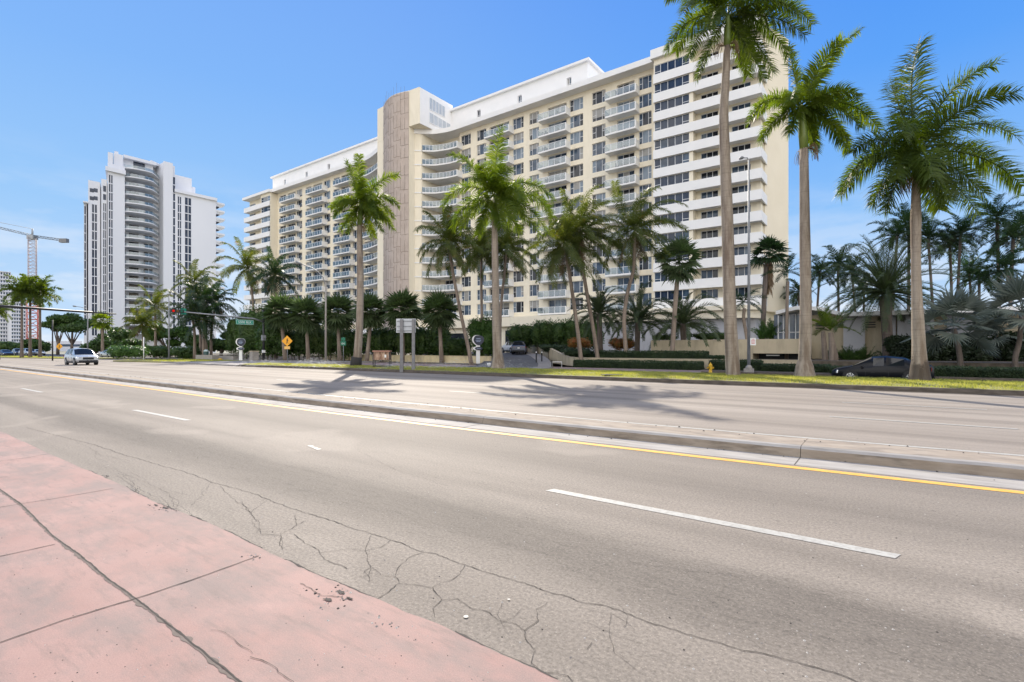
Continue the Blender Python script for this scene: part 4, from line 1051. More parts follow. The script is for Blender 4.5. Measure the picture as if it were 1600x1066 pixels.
# fan palms --------------------------------------------------------------------
def fan_palm(name, label, pl, d, hub_px, r, leaf, seed, nl=48, segs=15, group=None, bk='coco', pet=.5, droop=.25, e0=-62, cat='palm', skirt=None, boots=True):
    tp = trunk_from_px(pl, d); x, y = W(hub_px[0], d); hub = V((x, y, Z(hub_px[1], d))); rg = random.Random(seed)
    base = tp[0][0]; root = thing(name, base, label, cat, group); og = tuple(base)
    b = MB(); P, R = refine(tp); b.tube(P, R, 10); b.build('trunk', BK[bk], root, og)
    if boots:
        b = MB(); top = tp[-1][0]
        for k in range(22):
            a = k*2.4; z = -.9+.042*k; rr = tp[-1][1]*1.05
            b.tube([top+V((math.cos(a)*rr*.8, math.sin(a)*rr*.8, z)), top+V((math.cos(a)*rr*2.0, math.sin(a)*rr*2.0, z+.28))], [.06,.03], 4)
        b.build('leaf_boot', BK['fibre'], root, og)
    c = MB()
    for f in ring_fronds(nl, rg, e0, 85, 1, 0):
        pl_ = r*pet*rg.uniform(.8,1.15); fan(c, hub+V((0,0,rg.uniform(-.1,.2))), f[0], pl_, r*(1-pet)*rg.uniform(.9,1.25), segs, rg, droop=droop)
    c.build('crown', LM[leaf], root, og)
    if skirt:
        c = MB()
        for k in range(46):
            a = k*2.399; z = -skirt*rg.random(); dd = V((math.cos(a)*.38, math.sin(a)*.38, -1))
            fan(c, hub+V((0,0,z-.1)), dd, .35, .95, 7, rg, spread=.5, droop=.5)
        c.build('dry_skirt', LM['brown'], root, og)
    return root
gs = 'cabbage palms in a row before the hedge'
for k, (hx, hy, bx, by, d, r, lab) in enumerate([(440,489,446,565,67,2.4,'cabbage palm at the left end of the hedge row, above the yellow sign'),(479,493,482,565,66,2.35,'second cabbage palm from the left of the hedge row'),(528,489,531,566,64,2.25,'cabbage palm of the hedge row next to the concrete lamp pole'),
      (579,487,573,567,62,2.2,'cabbage palm half hidden behind the royal palm by the stair tower'),(629,485,629,567,61,2.35,'cabbage palm rising over the blank sign board'),(687,487,690,568,59,2.2,'cabbage palm at the right end of the hedge row')]):
    fan_palm('cabbage_palm', lab, [(bx,by,3.9),((bx+hx)/2,(by+hy)/2+8,3.0),(hx,hy+14,3.0),(hx,hy+6,2.8)], d, (hx,hy), r*1.22, 'sabal', 80+k, 60, 15, gs, pet=.42)
fan_palm('cabbage_palm', 'cabbage palm with brown boots standing right of the kinked coconut palm', [(1047,575,4.8),(1051,540,4.0),(1054,490,3.8),(1058,440,3.8),(1060,420,4.2)], 45.5, (1061,408), 2.35, 'sabal', 90, 44, 15, None, pet=.5)
fan_palm('washington_palm', 'tall fan palm with a hanging brown skirt at the end of the block', [(1191,560,5),(1192,520,4.2),(1194,470,4),(1197,420,4),(1200,405,4)], 51, (1202,398), 2.2, 'bgpalm', 91, 34, 14, None, 'dark', .45, .4, -20, skirt=3.0)
gb_ = 'silver fan palms at the right'
for k, (hx, hy, bx, d, r, lab) in enumerate([(1490,508,1502,31.5,3.2,'silver fan palm just right of the rightmost royal palm'),(1597,486,1588,30,3.3,'silver fan palm cut by the right picture edge'),(1548,522,1545,36,2.6,'smaller silver fan palm between the two large ones')]):
    fan_palm('silver_fan_palm', lab, [(bx,588,5.5),(bx-2,560,5),((bx+hx)/2,535,4.6),(hx,hy+6,4.6)], d, (hx,hy), r*.8, 'silver', 95+k, 22, 26, gb_, 'dark', .5, .22, -40, boots=False)

# feather palms ----------------------------------------------------------------
def phoenix(label, pl, d, hub_px, seed, L, nf, leaf='phoenix', n=50, ll=.42, w=.035, dr=.22, e0=-35, bk='dark', group=None, name='date_palm', style='stiff', wind=.0, e1=80):
    tp = trunk_from_px(pl, d); x, y = W(hub_px[0], d); hub = V((x, y, Z(hub_px[1], d))); rg = random.Random(seed)
    return make_palm(name, label, 'palm', tp, hub, ring_fronds(nf, rg, e0, e1, L, dr), style, leaf, bk, group, None, n, ll, w, seed, IR*wind, 12)
phoenix('huge round headed date palm behind the dark parked car', [(1388,568,10),(1387,540,9),(1385,500,9),(1384,480,10),(1383,462,11)], 39.5, (1383,456), 101, 4.9, 92, n=66, ll=.52, w=.045, dr=.30, e0=-28, bk='dark')
gd = 'arching date palms against the grey wall'
phoenix('arching date palm at the left of the three along the grey wall', [(938,548,4.5),(937,520,4.2),(936,490,4.4)], 50, (936,490), 102, 3.6, 34, n=60, ll=.5, dr=.55, group=gd, w=.07, e0=-20)
phoenix('middle date palm of the three along the grey wall', [(995,552,4.5),(996,530,4.2),(997,500,4.6)], 50.5, (998,502), 103, 4.2, 36, n=60, ll=.55, dr=.5, group=gd, w=.07, e0=-10)
phoenix('arching date palm standing over the low cream planter', [(1068,552,5.2),(1068,530,4.8),(1067,506,5.5)], 48, (1067,508), 104, 4.2, 38, n=60, ll=.55, dr=.5, group=gd, w=.07, e0=-10)
gx = 'slender palms near the right end of the block'
phoenix('slender ringed palm left of the flared royal palm', [(1229,566,3.4),(1229,530,2.9),(1230,470,2.6),(1231,440,2.8)], 44, (1231,424), 105, 1.9, 13, 'bgpalm', 30, .5, .055, .5, -25, 'coco', gx, 'slender_palm', 'soft', .1, 70)
phoenix('small palm with a curved trunk left of the tall lamp post', [(1166,566,3.4),(1167,530,2.9),(1162,500,2.7),(1163,482,2.8)], 44.5, (1162,470), 106, 2.0, 14, 'bgpalm', 30, .5, .055, .6, -25, 'coco', gx, 'slender_palm', 'soft', 0, 60)
phoenix('low bottle palm just right of the flared royal palm', [(1303,572,7),(1302,555,7.5),(1299,530,4.5),(1298,520,4)], 38, (1297,514), 107, 1.9, 10, 'royal_dark', 34, .5, .05, .5, 0, 'coco', gx, 'bottle_palm', 'soft', .1, 80)
phoenix('small bottle palm half hidden by the flared royal palm', [(1290,572,5),(1289,555,5),(1287,530,4),(1286,518,3.4)], 40, (1286,510), 108, 1.7, 9, 'royal_dark', 30, .5, .05, .5, 0, 'coco', gx, 'bottle_palm', 'soft', .1, 80)

# dark palms massed behind, on the right: four built, the rest copied
gk = 'dark palms crowding the right background'
protos = []
for k, (h, L, nf, dr) in enumerate([(11.5,3.0,18,.55),(14,3.2,20,.45),(9,2.6,16,.6)]):
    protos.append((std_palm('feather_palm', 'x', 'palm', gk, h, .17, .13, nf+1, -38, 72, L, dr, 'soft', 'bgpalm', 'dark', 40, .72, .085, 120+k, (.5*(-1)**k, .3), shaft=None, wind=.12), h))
bgl = [(1281,424,62,'dark palm directly right of the flared royal palm'),(1309,412,64,'dark palm over the left shoulder of the big date palm'),(1331,424,60,'dark palm rising behind the middle of the big date palm'),(1402,368,56,'dark palm close left of the rightmost royal palm trunk'),
       (1420,350,58,'dark palm hidden behind the rightmost royal palm trunk'),(1450,372,55,'dark palm close right of the rightmost royal palm trunk'),(1484,378,57,'straight dark palm, left of the twin bare trunks'),(1501,366,54,'straight dark palm, right of the twin bare trunks'),
       (1530,436,50,'shorter dark palm leaning left at far right'),(1558,340,52,'tallest dark palm at far right, spreading over the others'),(1583,372,50,'dark palm near the right picture edge'),(1606,350,55,'dark palm cut by the right picture edge'),
       (1573,420,46,'low dark palm in front of the tallest far right palm'),(1350,452,70,'faint dark palm behind the right side of the big date palm'),(1640,350,56,'dark palm just outside the right picture edge'),(1690,380,60,'dark palm well outside the right picture edge'),(1247,455,72,'dark palm peeping past the end of the block'),(1514,420,60,'middling dark palm behind the twin bare trunks')]
used = [0,0,0]
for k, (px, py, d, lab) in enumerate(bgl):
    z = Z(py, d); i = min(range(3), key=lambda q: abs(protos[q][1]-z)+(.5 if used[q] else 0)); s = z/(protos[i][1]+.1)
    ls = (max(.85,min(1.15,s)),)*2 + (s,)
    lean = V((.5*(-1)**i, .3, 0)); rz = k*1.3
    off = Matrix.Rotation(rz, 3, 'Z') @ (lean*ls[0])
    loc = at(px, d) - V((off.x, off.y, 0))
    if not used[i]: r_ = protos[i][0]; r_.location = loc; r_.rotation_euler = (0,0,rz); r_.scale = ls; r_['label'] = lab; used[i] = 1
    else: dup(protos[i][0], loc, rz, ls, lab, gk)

# broadleaf bushes, hedges and trees -------------------------------------------
def clump(mb, blobs, n, ls, rg, mi=0, core=True, flat_=.6, cmi=None):
    tot = sum(b[1][0]*b[1][1]+b[1][0]*b[1][2] for b in blobs)
    for c, r in blobs:
        c = V(c); m_ = int(n*(r[0]*r[1]+r[0]*r[2])/tot); vs = []; fs = []
        if core:
            cv = []; cf = []; NU, NV = 10, 6
            for j in range(NV+1):
                th = PI*j/NV
                for i in range(NU):
                    ph = 2*PI*i/NU; q = V((math.sin(th)*math.cos(ph), math.sin(th)*math.sin(ph), math.cos(th)))
                    f = .72 + .16*noise.noise(q*1.7+c)
                    cv.append(c + V((q.x*r[0], q.y*r[1], q.z*r[2]))*f)
            for j in range(NV):
                for i in range(NU): cf.append((j*NU+i, j*NU+(i+1)%NU, (j+1)*NU+(i+1)%NU, (j+1)*NU+i))
            mb.add(cv, cf, mi)
        for _ in range(m_):
            q = V((rg.gauss(0,1), rg.gauss(0,1), rg.gauss(0,1))).normalized()
            f = (.74 + .26*rg.random()**.7)*(1 + .30*noise.noise(q*2.3+c*.7) + .12*noise.noise(q*6+c))
            p = c + V((q.x*r[0], q.y*r[1], q.z*r[2]))*f
            a = V((rg.gauss(0,1), rg.gauss(0,1), rg.gauss(0,1)*flat_)).normalized(); bq = a.cross(q + V((rg.uniform(-.7,.7), rg.uniform(-.7,.7), rg.uniform(-.2,1)))); 
            if bq.length < .1: continue
            bq.normalize(); l = ls*rg.uniform(.6,1.3)
            b0 = len(vs); vs += [p-a*l, p+bq*l*.42, p+a*l, p-bq*l*.42]; fs.append((b0,b0+1,b0+2,b0+3))
        mb.add(vs, fs, mi)
def bush(name, label, cat, px, ytop, ybot, d, wpx, leaf, seed, n=2600, ls=.13, group=None, stems=4, dp=1.0, nb=6, zb=None):
    rg = random.Random(seed); z1 = Z(ytop, d); z0 = Z(ybot, d) if zb is None else zb; hw = wpx*d/FP/2; h = z1-z0
    x, y = W(px, d); base = V((x, y, z0)); root = thing(name, base, label, cat, group)
    blobs = []
    for k in range(nb):
        f = (k+.5)/nb; s = (f-.5)*2; rr = hw*rg.uniform(.42,.6)
        cx = IR*(s*hw*.62) + IF*rg.uniform(-.4,.4)*dp; hz = h*(rg.uniform(.36,.55) if k % 2 else rg.uniform(.5,.72))
        rz = min(h-hz, hz)*rg.uniform(.9,1.05) if h-hz > .2 else .2
        blobs.append((cx + V((0,0,hz)), (rr, max(.3,rr*dp*.9), max(.2,rz))))
    b = MB(); clump(b, blobs, n, ls, rg); b.build('foliage', LM[leaf], root)
    if stems:
        b = MB()
        for k in range(stems):
            s = rg.uniform(-.6,.6)*hw; q = IR*s
            b.tube([q*.7 + V((0,0,-z0-.05)), q*.9+V((0,0,h*.25)), q+V((0,0,h*.5))], [.06,.05,.03], 5)
        b.build('stem', BK['dark'], root)
    return root
def hedge(label, x0, x1, y0, y1, z0, z1, leaf, seed, n=3500, ls=.05, group=None, name='clipped_hedge'):
    rg = random.Random(seed); c = V(((x0+x1)/2, (y0+y1)/2, z0)); b = MB(); hx, hy = (x1-x0)/2, (y1-y0)/2; h = z1-z0
    b.box(-hx+.08, hx-.08, -hy+.08, hy-.08, 0, h-.08)
    vs = []; fs = []
    for _ in range(n):
        f = rg.choice((0,0,0,1,1,2,3)); u, v = rg.uniform(-1,1), rg.uniform(-1,1)
        if f == 0: p = V((u*hx, -hy, (v+1)/2*h))
        elif f == 1: p = V((u*hx, v*hy, h))
        elif f == 2: p = V((-hx, v*hy, (u+1)/2*h))
        else: p = V((hx, v*hy, (u+1)/2*h))
        p += V((rg.gauss(0,.035), rg.gauss(0,.035), rg.gauss(0,.035) + .06*noise.noise((p+c)*1.3)))
        a = V((rg.gauss(0,1), rg.gauss(0,1), rg.gauss(0,1))).normalized(); q = a.orthogonal().normalized(); l = ls*rg.uniform(.7,1.4)
        b0 = len(vs); vs += [p-a*l, p+q*l*.5, p+a*l, p-q*l*.5]; fs.append((b0,b0+1,b0+2,b0+3))
    b.add(vs, fs); o = b.build(name, LM[leaf], None, (0,0,0), c); return tag(o, label, 'hedge', group)
gh = 'tall dark bushes behind the low yellow wall'
for k, (px, yt, w_, d, lab) in enumerate([(428,505,44,69,'dark bush behind the yellow warning sign'),(468,511,44,70,'dark bush between the first two cabbage palms'),(508,509,42,70,'dark bush behind the concrete lamp pole'),(545,512,38,68,'dark bush behind the small green sign'),
      (600,510,44,66,'dark bush above the brown utility cabinet'),(640,509,40,65,'dark bush behind the blank sign board'),(676,510,46,64,'dark bush under the last cabbage palm of the row'),(712,528,34,62,'lower dark bush beside the leaning coconut palm')]):
    bush('sea_grape_bush', lab, 'bush', px, yt, 557.5, d, w_+16, 'bush' if k not in (2,5) else 'hedge_l', 200+k, 4400, .19, gh, 6, nb=8)
bush('sea_grape_bush', 'brighter green bush left of the driveway behind the oval sign', 'bush', 756, 493, 562, 60, 54, 'bush_light', 210, 5200, .15)
bush('corner_bush', 'tall dark bush behind the black traffic signal pole', 'bush', 398, 476, 562, 72, 60, 'bush', 211, 5200, .16)
bush('corner_bush', 'dark rounded bush right of the traffic signal pole', 'bush', 368, 492, 556, 80, 34, 'bush', 212, 3200, .16)
gm = 'dark trees clipped into a mass before the hotel porch'
for k, (px, yt, w_, d, lab) in enumerate([(815,505,44,67,'dark tree at the left of the porch planting, over the parked cars'),(850,500,46,66,'dark tree in the middle of the porch planting'),(885,497,48,65,'highest dark tree of the porch planting'),(922,500,44,64,'dark tree at the right of the porch planting')]):
    bush('porch_tree', lab, 'tree', px, yt, 546, d, w_, 'bush', 220+k, 4200, .14, gm, 5)
bush('garden_shrub', 'mid green shrub bed above the curved driveway wall', 'shrub', 866, 538, 552, 60, 50, 'hedge', 230, 2600, .1)
bush('garden_shrub', 'grey green shrub bed between the curved wall and the first palm pair', 'shrub', 905, 543, 561, 52, 56, 'hedge', 231, 2600, .1)
bush('croton', 'orange croton bush behind the pair of curving palms', 'shrub', 905, 527, 546, 58, 40, 'orange', 232, 1800, .09, None, 3)
bush('croton', 'orange croton bush between the kinked palm and the grey wall', 'shrub', 972, 527, 548, 54, 44, 'orange', 233, 1800, .09, None, 3)
def xr(px, Y): return XY(px, Y)
hedge('long clipped hedge along the foot of the low cream wall', xr(898,40), xr(1092,40), 39.8, 41.2, 0, .62, 'hedge', 240, 9000)
hedge('clipped hedge right of the fire hydrant', xr(1112,41.5), xr(1190,41.5), 40.8, 42.2, 0, .75, 'hedge', 241, 4000)
hedge('low hedge below the dark garage opening', xr(1192,41), xr(1296,41), 40.5, 41.7, 0, .5, 'hedge', 242, 4500)
hedge('square topped hedge behind the low cream wall', xr(937,44.2), xr(1104,44.2), 43.4, 44.8, .78, 1.42, 'hedge', 243, 7000)
hedge('thin dark hedge in front of the tall cream planter', xr(1106,43.4), xr(1135,43.4), 43, 43.9, .78, 1.05, 'hedge', 244, 1500)
bush('planter_shrub', 'purplish shrub on top of the cream planter, left', 'shrub', 1037, 523, 532, 50, 38, 'bush', 245, 1500, .09, None, 0)
bush('planter_shrub', 'rounded dark shrub on top of the cream planter, middle', 'shrub', 1112, 520, 532, 49, 66, 'bush', 246, 2600, .09, None, 0)
def tuft(name, label, px, yt, yb, d, wpx, leaf, seed, nf, L, cat='shrub', style='stiff'):
    rg = random.Random(seed); x, y = W(px, d); z0 = Z(yb, d); root = thing(name, (x,y,z0), label, cat); c = MB()
    hw = wpx*d/FP/2
    for k in range(nf):
        p = IR*rg.uniform(-hw,hw)*.7 + IF*rg.uniform(-.5,.5)
        dd = V((rg.gauss(0,.45), rg.gauss(0,.45), 1))
        frond(c, p, dd, L*rg.uniform(.7,1.15), .35, .34, 16, .06, style, rg)
    c.build('foliage', LM[leaf], root); return root
tuft('areca_clump', 'dense green fern like palms on the garage roof planter', 1205, 496, 532, 47.5, 54, 'bush_light', 250, 70, 1.9)
tuft('philodendron', 'dark leafy plants behind the bonnet of the parked car', 1335, 548, 572, 40.5, 50, 'bush', 251, 90, 1.5)
tuft('philodendron', 'dark leafy plants at the foot of the huge date palm, right side', 1402, 545, 572, 41, 44, 'bush', 252, 80, 1.5)
bush('flower_shrub', 'low shrub with reddish leaves right of the flared royal palm', 'shrub', 1296, 548, 574, 41, 22, 'bush', 253, 1500, .09, None, 0)
hedge('dark low hedge under the silver fan palms', xr(1450,39.6), xr(1640,39.6), 38.8, 40.4, 0, .55, 'hedge', 254, 6000)
hedge('low hedge behind the parked dark car', xr(1300,39.4), xr(1446,39.4), 38.8, 40, 0, .45, 'hedge', 255, 5000)
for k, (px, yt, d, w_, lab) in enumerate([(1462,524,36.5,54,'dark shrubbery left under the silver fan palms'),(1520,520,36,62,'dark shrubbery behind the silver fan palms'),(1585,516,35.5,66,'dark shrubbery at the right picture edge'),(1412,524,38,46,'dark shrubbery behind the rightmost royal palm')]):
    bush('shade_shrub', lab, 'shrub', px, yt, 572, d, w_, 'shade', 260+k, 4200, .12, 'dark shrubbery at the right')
# left background trees
def tree(label, px, yt, yb, d, wpx, seed, leaf='bush', n=5200, ls=.3, group=None, name='broadleaf_tree', lift=.34):
    rg = random.Random(seed); x, y = W(px, d); z0 = 0; z1 = Z(yt, d); hw = wpx*d/FP/2; root = thing(name, (x,y,z0), label, 'tree', group)
    b = MB(); h = z1; cl = []
    for k in range(9):
        s = rg.uniform(-.8,.8); hz = h*rg.uniform(lift+.15,.88); rr = hw*rg.uniform(.26,.42)
        c = IR*(s*hw) + IF*rg.uniform(-.6,.6)*hw*.6 + V((0,0,hz)); cl.append((c, (rr, rr, min(h-hz+.1, rr*.6)+.1)))
    clump(b, cl, n, ls, rg); b.build('crown', LM[leaf], root)
    b = MB(); b.tube([V((0,0,-.1)), V((.1,0,h*lift*.6)), V((.1,.1,h*.55))], [.38,.3,.2], 8)
    for c, r in cl[:6]: b.tube([V((.1,.05,h*lift*.7)), V((.1,.05,h*lift*.7)).lerp(c,.6)+V((0,0,.2)), c], [.17,.11,.05], 5)
    b.build('trunk', BK['dark'], root); return root
gt = 'dark trees beyond the side street'
for k, (px, yt, d, w_, lab) in enumerate([(112,488,125,72,'spreading dark tree left of the white tower foot'),(90,500,135,40,'ragged dark tree by the distant lamp post'),(150,520,120,56,'low dark tree behind the moving silver car'),(190,512,112,50,'dark tree at the foot of the white tower'),
      (215,528,105,52,'dark low tree before the foot of the white tower'),(262,505,98,62,'broad green tree behind the slim grey lamp pole'),(300,520,94,50,'dark tree behind the corner clump of palms'),(345,515,92,42,'dark tree between corner palms and beige wall'),
      (20,535,150,60,'distant tree above the dark blue parked car'),(66,530,150,44,'distant tree between royal palm trunks')]):
    tree(lab, px, yt, 560, d, w_, 300+k, 'bush' if k != 5 else 'bush_light', 4200, .34 if d > 110 else .26, gt, lift=.2 if k not in (0,1) else .34)
bush('corner_shrub', 'sunny low shrubs on the corner left of the white sign post', 'shrub', 197, 539, 560, 78, 62, 'bush_light', 320, 2800, .14, None, 0)
bush('corner_shrub', 'dark shrubs between the two corner poles', 'shrub', 245, 540, 560, 86, 50, 'bush', 321, 2600, .16, None, 0)
bush('corner_shrub', 'dark shrubs at the foot of the corner palms', 'shrub', 290, 540, 562, 82, 50, 'bush', 322, 2600, .16, None, 0)
fan_palm('cabbage_palm', 'small sunlit fan palm at the left foot of the white tower', [(160,560,3),(160,530,2.2),(160,512,2.2)], 105, (160,502), 2.4, 'royal', 330, 34, 11, None, pet=.45, boots=False)
# ------------------------------------------------------------------ garden walls, low buildings, far towers
def wallthing(name, label, P, z0, z1, mat='cream_wall', cat='wall', cap=True, group=None, capm=None):
    """a wall following a polyline with thickness; z1 may be a list"""
    o3 = (P[0][0], P[0][1], z0); root = thing(name, o3, label, cat, group); b = MB(); c = MB(); n = len(P); th = .12
    zt = z1 if isinstance(z1, list) else [z1]*n
    A, B = [], []
    for i in range(n):
        tx = P[min(i+1,n-1)][0]-P[max(i-1,0)][0]; ty = P[min(i+1,n-1)][1]-P[max(i-1,0)][1]; l = math.hypot(tx,ty); nx, ny = -ty/l, tx/l
        A.append((P[i][0]+nx*th, P[i][1]+ny*th)); B.append((P[i][0]-nx*th, P[i][1]-ny*th))
        P_ = P
    vs = []
    for i in range(n): vs += [(*A[i], z0), (*B[i], z0), (*B[i], zt[i]), (*A[i], zt[i])]
    b.add(vs, [(4*i+k,4*i+4+k,4*i+4+(k+1)%4,4*i+(k+1)%4) for i in range(n-1) for k in range(4)] + [(0,1,2,3),(4*n-1,4*n-2,4*n-3,4*n-4)])
    b.build('wall_body', M[mat], root, o3)
    if cap:
        vs = []
        for i in range(n):
            a = (A[i][0]+(A[i][0]-B[i][0])*.12, A[i][1]+(A[i][1]-B[i][1])*.12); q = (B[i][0]-(A[i][0]-B[i][0])*.12, B[i][1]-(A[i][1]-B[i][1])*.12)
            vs += [(*a, zt[i]+.003), (*q, zt[i]+.003), (*q, zt[i]+.07), (*a, zt[i]+.07)]
        c.add(vs, [(4*i+k,4*i+4+k,4*i+4+(k+1)%4,4*i+(k+1)%4) for i in range(n-1) for k in range(4)] + [(0,1,2,3),(4*n-1,4*n-2,4*n-3,4*n-4)])
        c.build('coping', M[capm or mat], root, o3)
    return root
wallthing('garden_wall', 'low cream wall curving up beside the driveway and running along the terrace', [(-40.2,58.4),(-38,57),(-34.9,53.9),(-31.9,50.9),(-29.1,48),(-27,45.8),(-25.2,43.7),(-23.6,42.4),(-22,42),(-15,42),(-8,42),(-4.8,42)], 0, [1.85,1.84,1.82,1.7,1.28,.95,.8,.76,.76,.76,.76,.76])
wallthing('yellow_wall', 'low yellow wall under the tall dark bushes and cabbage palms', [(-67,44.2),(-60,43.8),(-50,43.4),(-40,43.2),(-34.5,43.1)], 0, .78, 'yellow_wall')
# tall cream planter with the garage under its right half
def boxthing(name, label, cat, x0, x1, y0, y1, z0, z1, mat, parts=(), group=None):
    o3 = ((x0+x1)/2, y0, z0); root = thing(name, o3, label, cat, group); b = MB(); b.box(x0,x1,y0,y1,z0,z1); b.build('wall_body', M[mat], root, o3)
    return root, o3
px0_, pxm = XY(1017,47), XY(1176,47); px1_ = XY(1256,47)
o3 = (px0_, 47, 0); pt = thing('planter_wall', o3, 'tall cream planter wall with a dark garage opening under its right end', 'planter')
b = MB(); b.box(px0_, pxm, 47, 50, .5, 2.45); b.box(pxm, px1_, 47, 47.3, 1.25, 2.45); b.box(pxm, px1_, 47.3, 50, 1.25, 2.3); b.box(px0_+.3, px1_-.1, 50, 56, 0, 2.3)
b.build('wall_body', M['cream_wall'], pt, o3)
b = MB(); b.box(pxm+.01, px1_, 49.6, 49.9, -.2, 1.24); b.build('garage_recess', M['dark_metal'], pt, o3)
b = MB(); x_ = XY(1197,47.6); b.box(x_, x_+1.0, 47.6, 47.75, 1.05, 1.13); b.build('sign_plate', M['white_paint'], pt, o3)
b = MB(); b.box(px0_+.15, px1_-.2, 47.35, 49.8, 2.31, 2.36); b.build('planting_soil', M['soil'], pt, o3)
# single storey pavilion on the right with a swept white roof
x0, x1 = XY(1240,52), XY(1700,52); o3 = (x0, 52, 0); pv = thing('pavilion', o3, 'single storey cream pavilion with blue grey columns behind the date palm', 'building')
ww = MB(); 
xa0 = XY(1268,52)
ww.box(xa0, x1, 52, 60, 0, 4.6); ww.build('wall', M['cream_wall'], pv, o3)
for k, px in enumerate((1318,1378,1402,1436,1480,1530)):
    c = MB(); x_ = XY(px,51.8); c.box(x_, x_+(.9 if k % 2 else 1.5), 51.55, 51.99, 0, 4.55); o_ = c.build('column', M['greywall'], pv, o3)
rb = MB(); pr = []
for i in range(13):
    f = i/12; pr.append((XY(1214,51)+f*(x1-XY(1214,51)+1), 5.0+.55*math.sin(PI*min(1,f*4.2)) - (.35 if f*4.2 > 1 else .35*f*4.2)))
vs = []
for x_, z_ in pr: vs += [(x_,50.3,z_),(x_,61,z_),(x_,61,z_-.32),(x_,50.3,z_-.32)]
rb.add(vs, [(4*i+k,4*i+4+k,4*i+4+(k+1)%4,4*i+(k+1)%4) for i in range(12) for k in range(4)] + [(0,1,2,3),(51,50,49,48)])
rb.build('roof', M['white'], pv, o3)
b = MB()
for px in (1274,1330,1352): 
    x_ = XY(px,51.9)
    for z_ in (3.4,3.6,3.8): b.box(x_, x_+.7, 51.9, 51.995, z_, z_+.09)
b.build('louvre', M['dark_metal'], pv, o3)
b = MB()
for px in (1216,1224,1233,1243): x_ = XY(px,52); b.box(x_-.05, x_+.05, 52, 52.1, 2.3, 4.75)
b.box(XY(1214,52), XY(1262,52), 52, 52.05, 3.1, 3.16); b.build('window_frame', M['frame'], pv, o3)
b = MB(); b.quad((x0-1.6,52.03,2.35),(xa0,52.03,2.35),(xa0,52.03,4.75),(x0-1.6,52.03,4.75)); b.build('pane', M['glass_b'], pv, o3)
# fences and low block far right behind the fan palms
rbx, _ = boxthing('garden_store', 'dark low building in the shade behind the silver fan palms', 'building', XY(1560,49), XY(1760,49), 49, 51, 0, 2.3, 'dark_metal')
# corner feature wall at the side street
wallthing('entrance_wall', 'tall beige entrance wall of the corner, half hidden by palms', [(-112,67),(-93,58),(-88.5,55.5)], 0, 6.2, 'cream_wall', cap=True)
b = thing('corner_planter', W(326,74)+(0,), 'long low pale concrete planter box at the street corner', 'planter')
m_ = MB(); a = W(311,74); c_ = W(337,72); ang = math.atan2(c_[1]-a[1], c_[0]-a[0]); o3 = tuple(b.location)
m_.obox(((a[0]+c_[0])/2,(a[1]+c_[1])/2), ang, math.hypot(c_[0]-a[0],c_[1]-a[1])/2, .5, 0, .75); m_.build('box_body', M['conc'], b, o3)
m_ = MB(); a2, c2 = W(338,76), W(368,73); ang2 = math.atan2(c2[1]-a2[1], c2[0]-a2[0])
m_.obox(((a2[0]+c2[0])/2,(a2[1]+c2[1])/2), ang2, math.hypot(c2[0]-a2[0],c2[1]-a2[1])/2, .35, 0, .62); m_.obox(((a2[0]+c2[0])/2,(a2[1]+c2[1])/2), ang2, math.hypot(c2[0]-a2[0],c2[1]-a2[1])/2+.05, .42, .80, .95); m_.build('bench_ledge', M['conc'], b, o3)

# white curved tower far left ------------------------------------------------
TXP = -207.6
def ty(px, X=TXP):
    t = (px-800)/800; return -X*(FY+RY*t)/(-(FX+RX*t))
def td(px, X=TXP):
    t = (px-800)/800; return X/(FX+RX*t)
def tz(px, py, X=TXP): return Z(py, td(px, X))
TO = (TXP-15, 72, 0)
tower = thing('white_tower', TO, 'white curved twenty storey tower with dark window strips and stacked bowed balconies', 'building')
tw = MB(); tg = MB(); tl = MB()
M['twhite'] = pmat('tower_white_paint', (.70,.71,.74), (.66,.675,.71), .06, .7, stretch=(1,1,.3))
SKW = .30
def sbox(mb, x0, x1, y0, y1, z0, z1):
    k = (x1-x0)*SKW; mb.prism([(x1,y0),(x1,y1),(x0,y1+k),(x0,y0+k)], z0, z1)
def seg(p0, p1, ztop, X=TXP, deep=30, z0=0, mb=tw): sbox(mb, X-deep, X, ty(p0,TXP), ty(p1,TXP), z0, ztop)
zz = lambda px, py: tz(px, py)
seg(135.5,140,zz(138,315.6), TXP-3); sbox(tw,TXP-32,TXP-1.2,ty(131.5),ty(141),zz(138,316),zz(138,314))
seg(140,159,zz(150,281.8), TXP-1.5); seg(159,168,zz(163,279.5), TXP-.6)
seg(168,195,zz(180,237.5)-4.2); seg(170,178,zz(175,237.5), TXP-1, 8, 60); seg(180,195,zz(187,239), TXP-1.6, 10, 60); sbox(tw,TXP-10,TXP-2,ty(182),ty(188),60,zz(185,234.5))
sbox(tl,TXP-12,TXP+1.0,ty(163),ty(195),zz(180,270.5),zz(180,264))
bayz = zz(226,268)
sbox(tw,TXP-32,TXP-4.5,ty(195)+.01,ty(257)-.01,0,bayz); sbox(tw,TXP-20,TXP-4.0,ty(198),ty(246),bayz,zz(226,246.5)-1)
sbox(tl,TXP-21,TXP-2.2,ty(196.5),ty(248),zz(226,246.5)-1,zz(226,246.5)); 
tl.prism([(TXP-2.2,ty(240)),(TXP-4,ty(256)),(TXP-14,ty(256)),(TXP-14,ty(240))], zz(245,268)+3.2, zz(245,268)+4.2)
tg.box(TXP-4.0,TXP-3.9,ty(215),ty(233),bayz+1,bayz+4.1)
seg(255.5,270,zz(265,254)); tw.box(TXP-8,TXP-.02,ty(255.2),ty(257.5),0,zz(265,256)); seg(270,274.5,zz(270,258), TXP-.8); seg(274.5,306,zz(290,272.5), TXP-3.5); seg(270,338,zz(300,303.5), TXP-.3, 26)
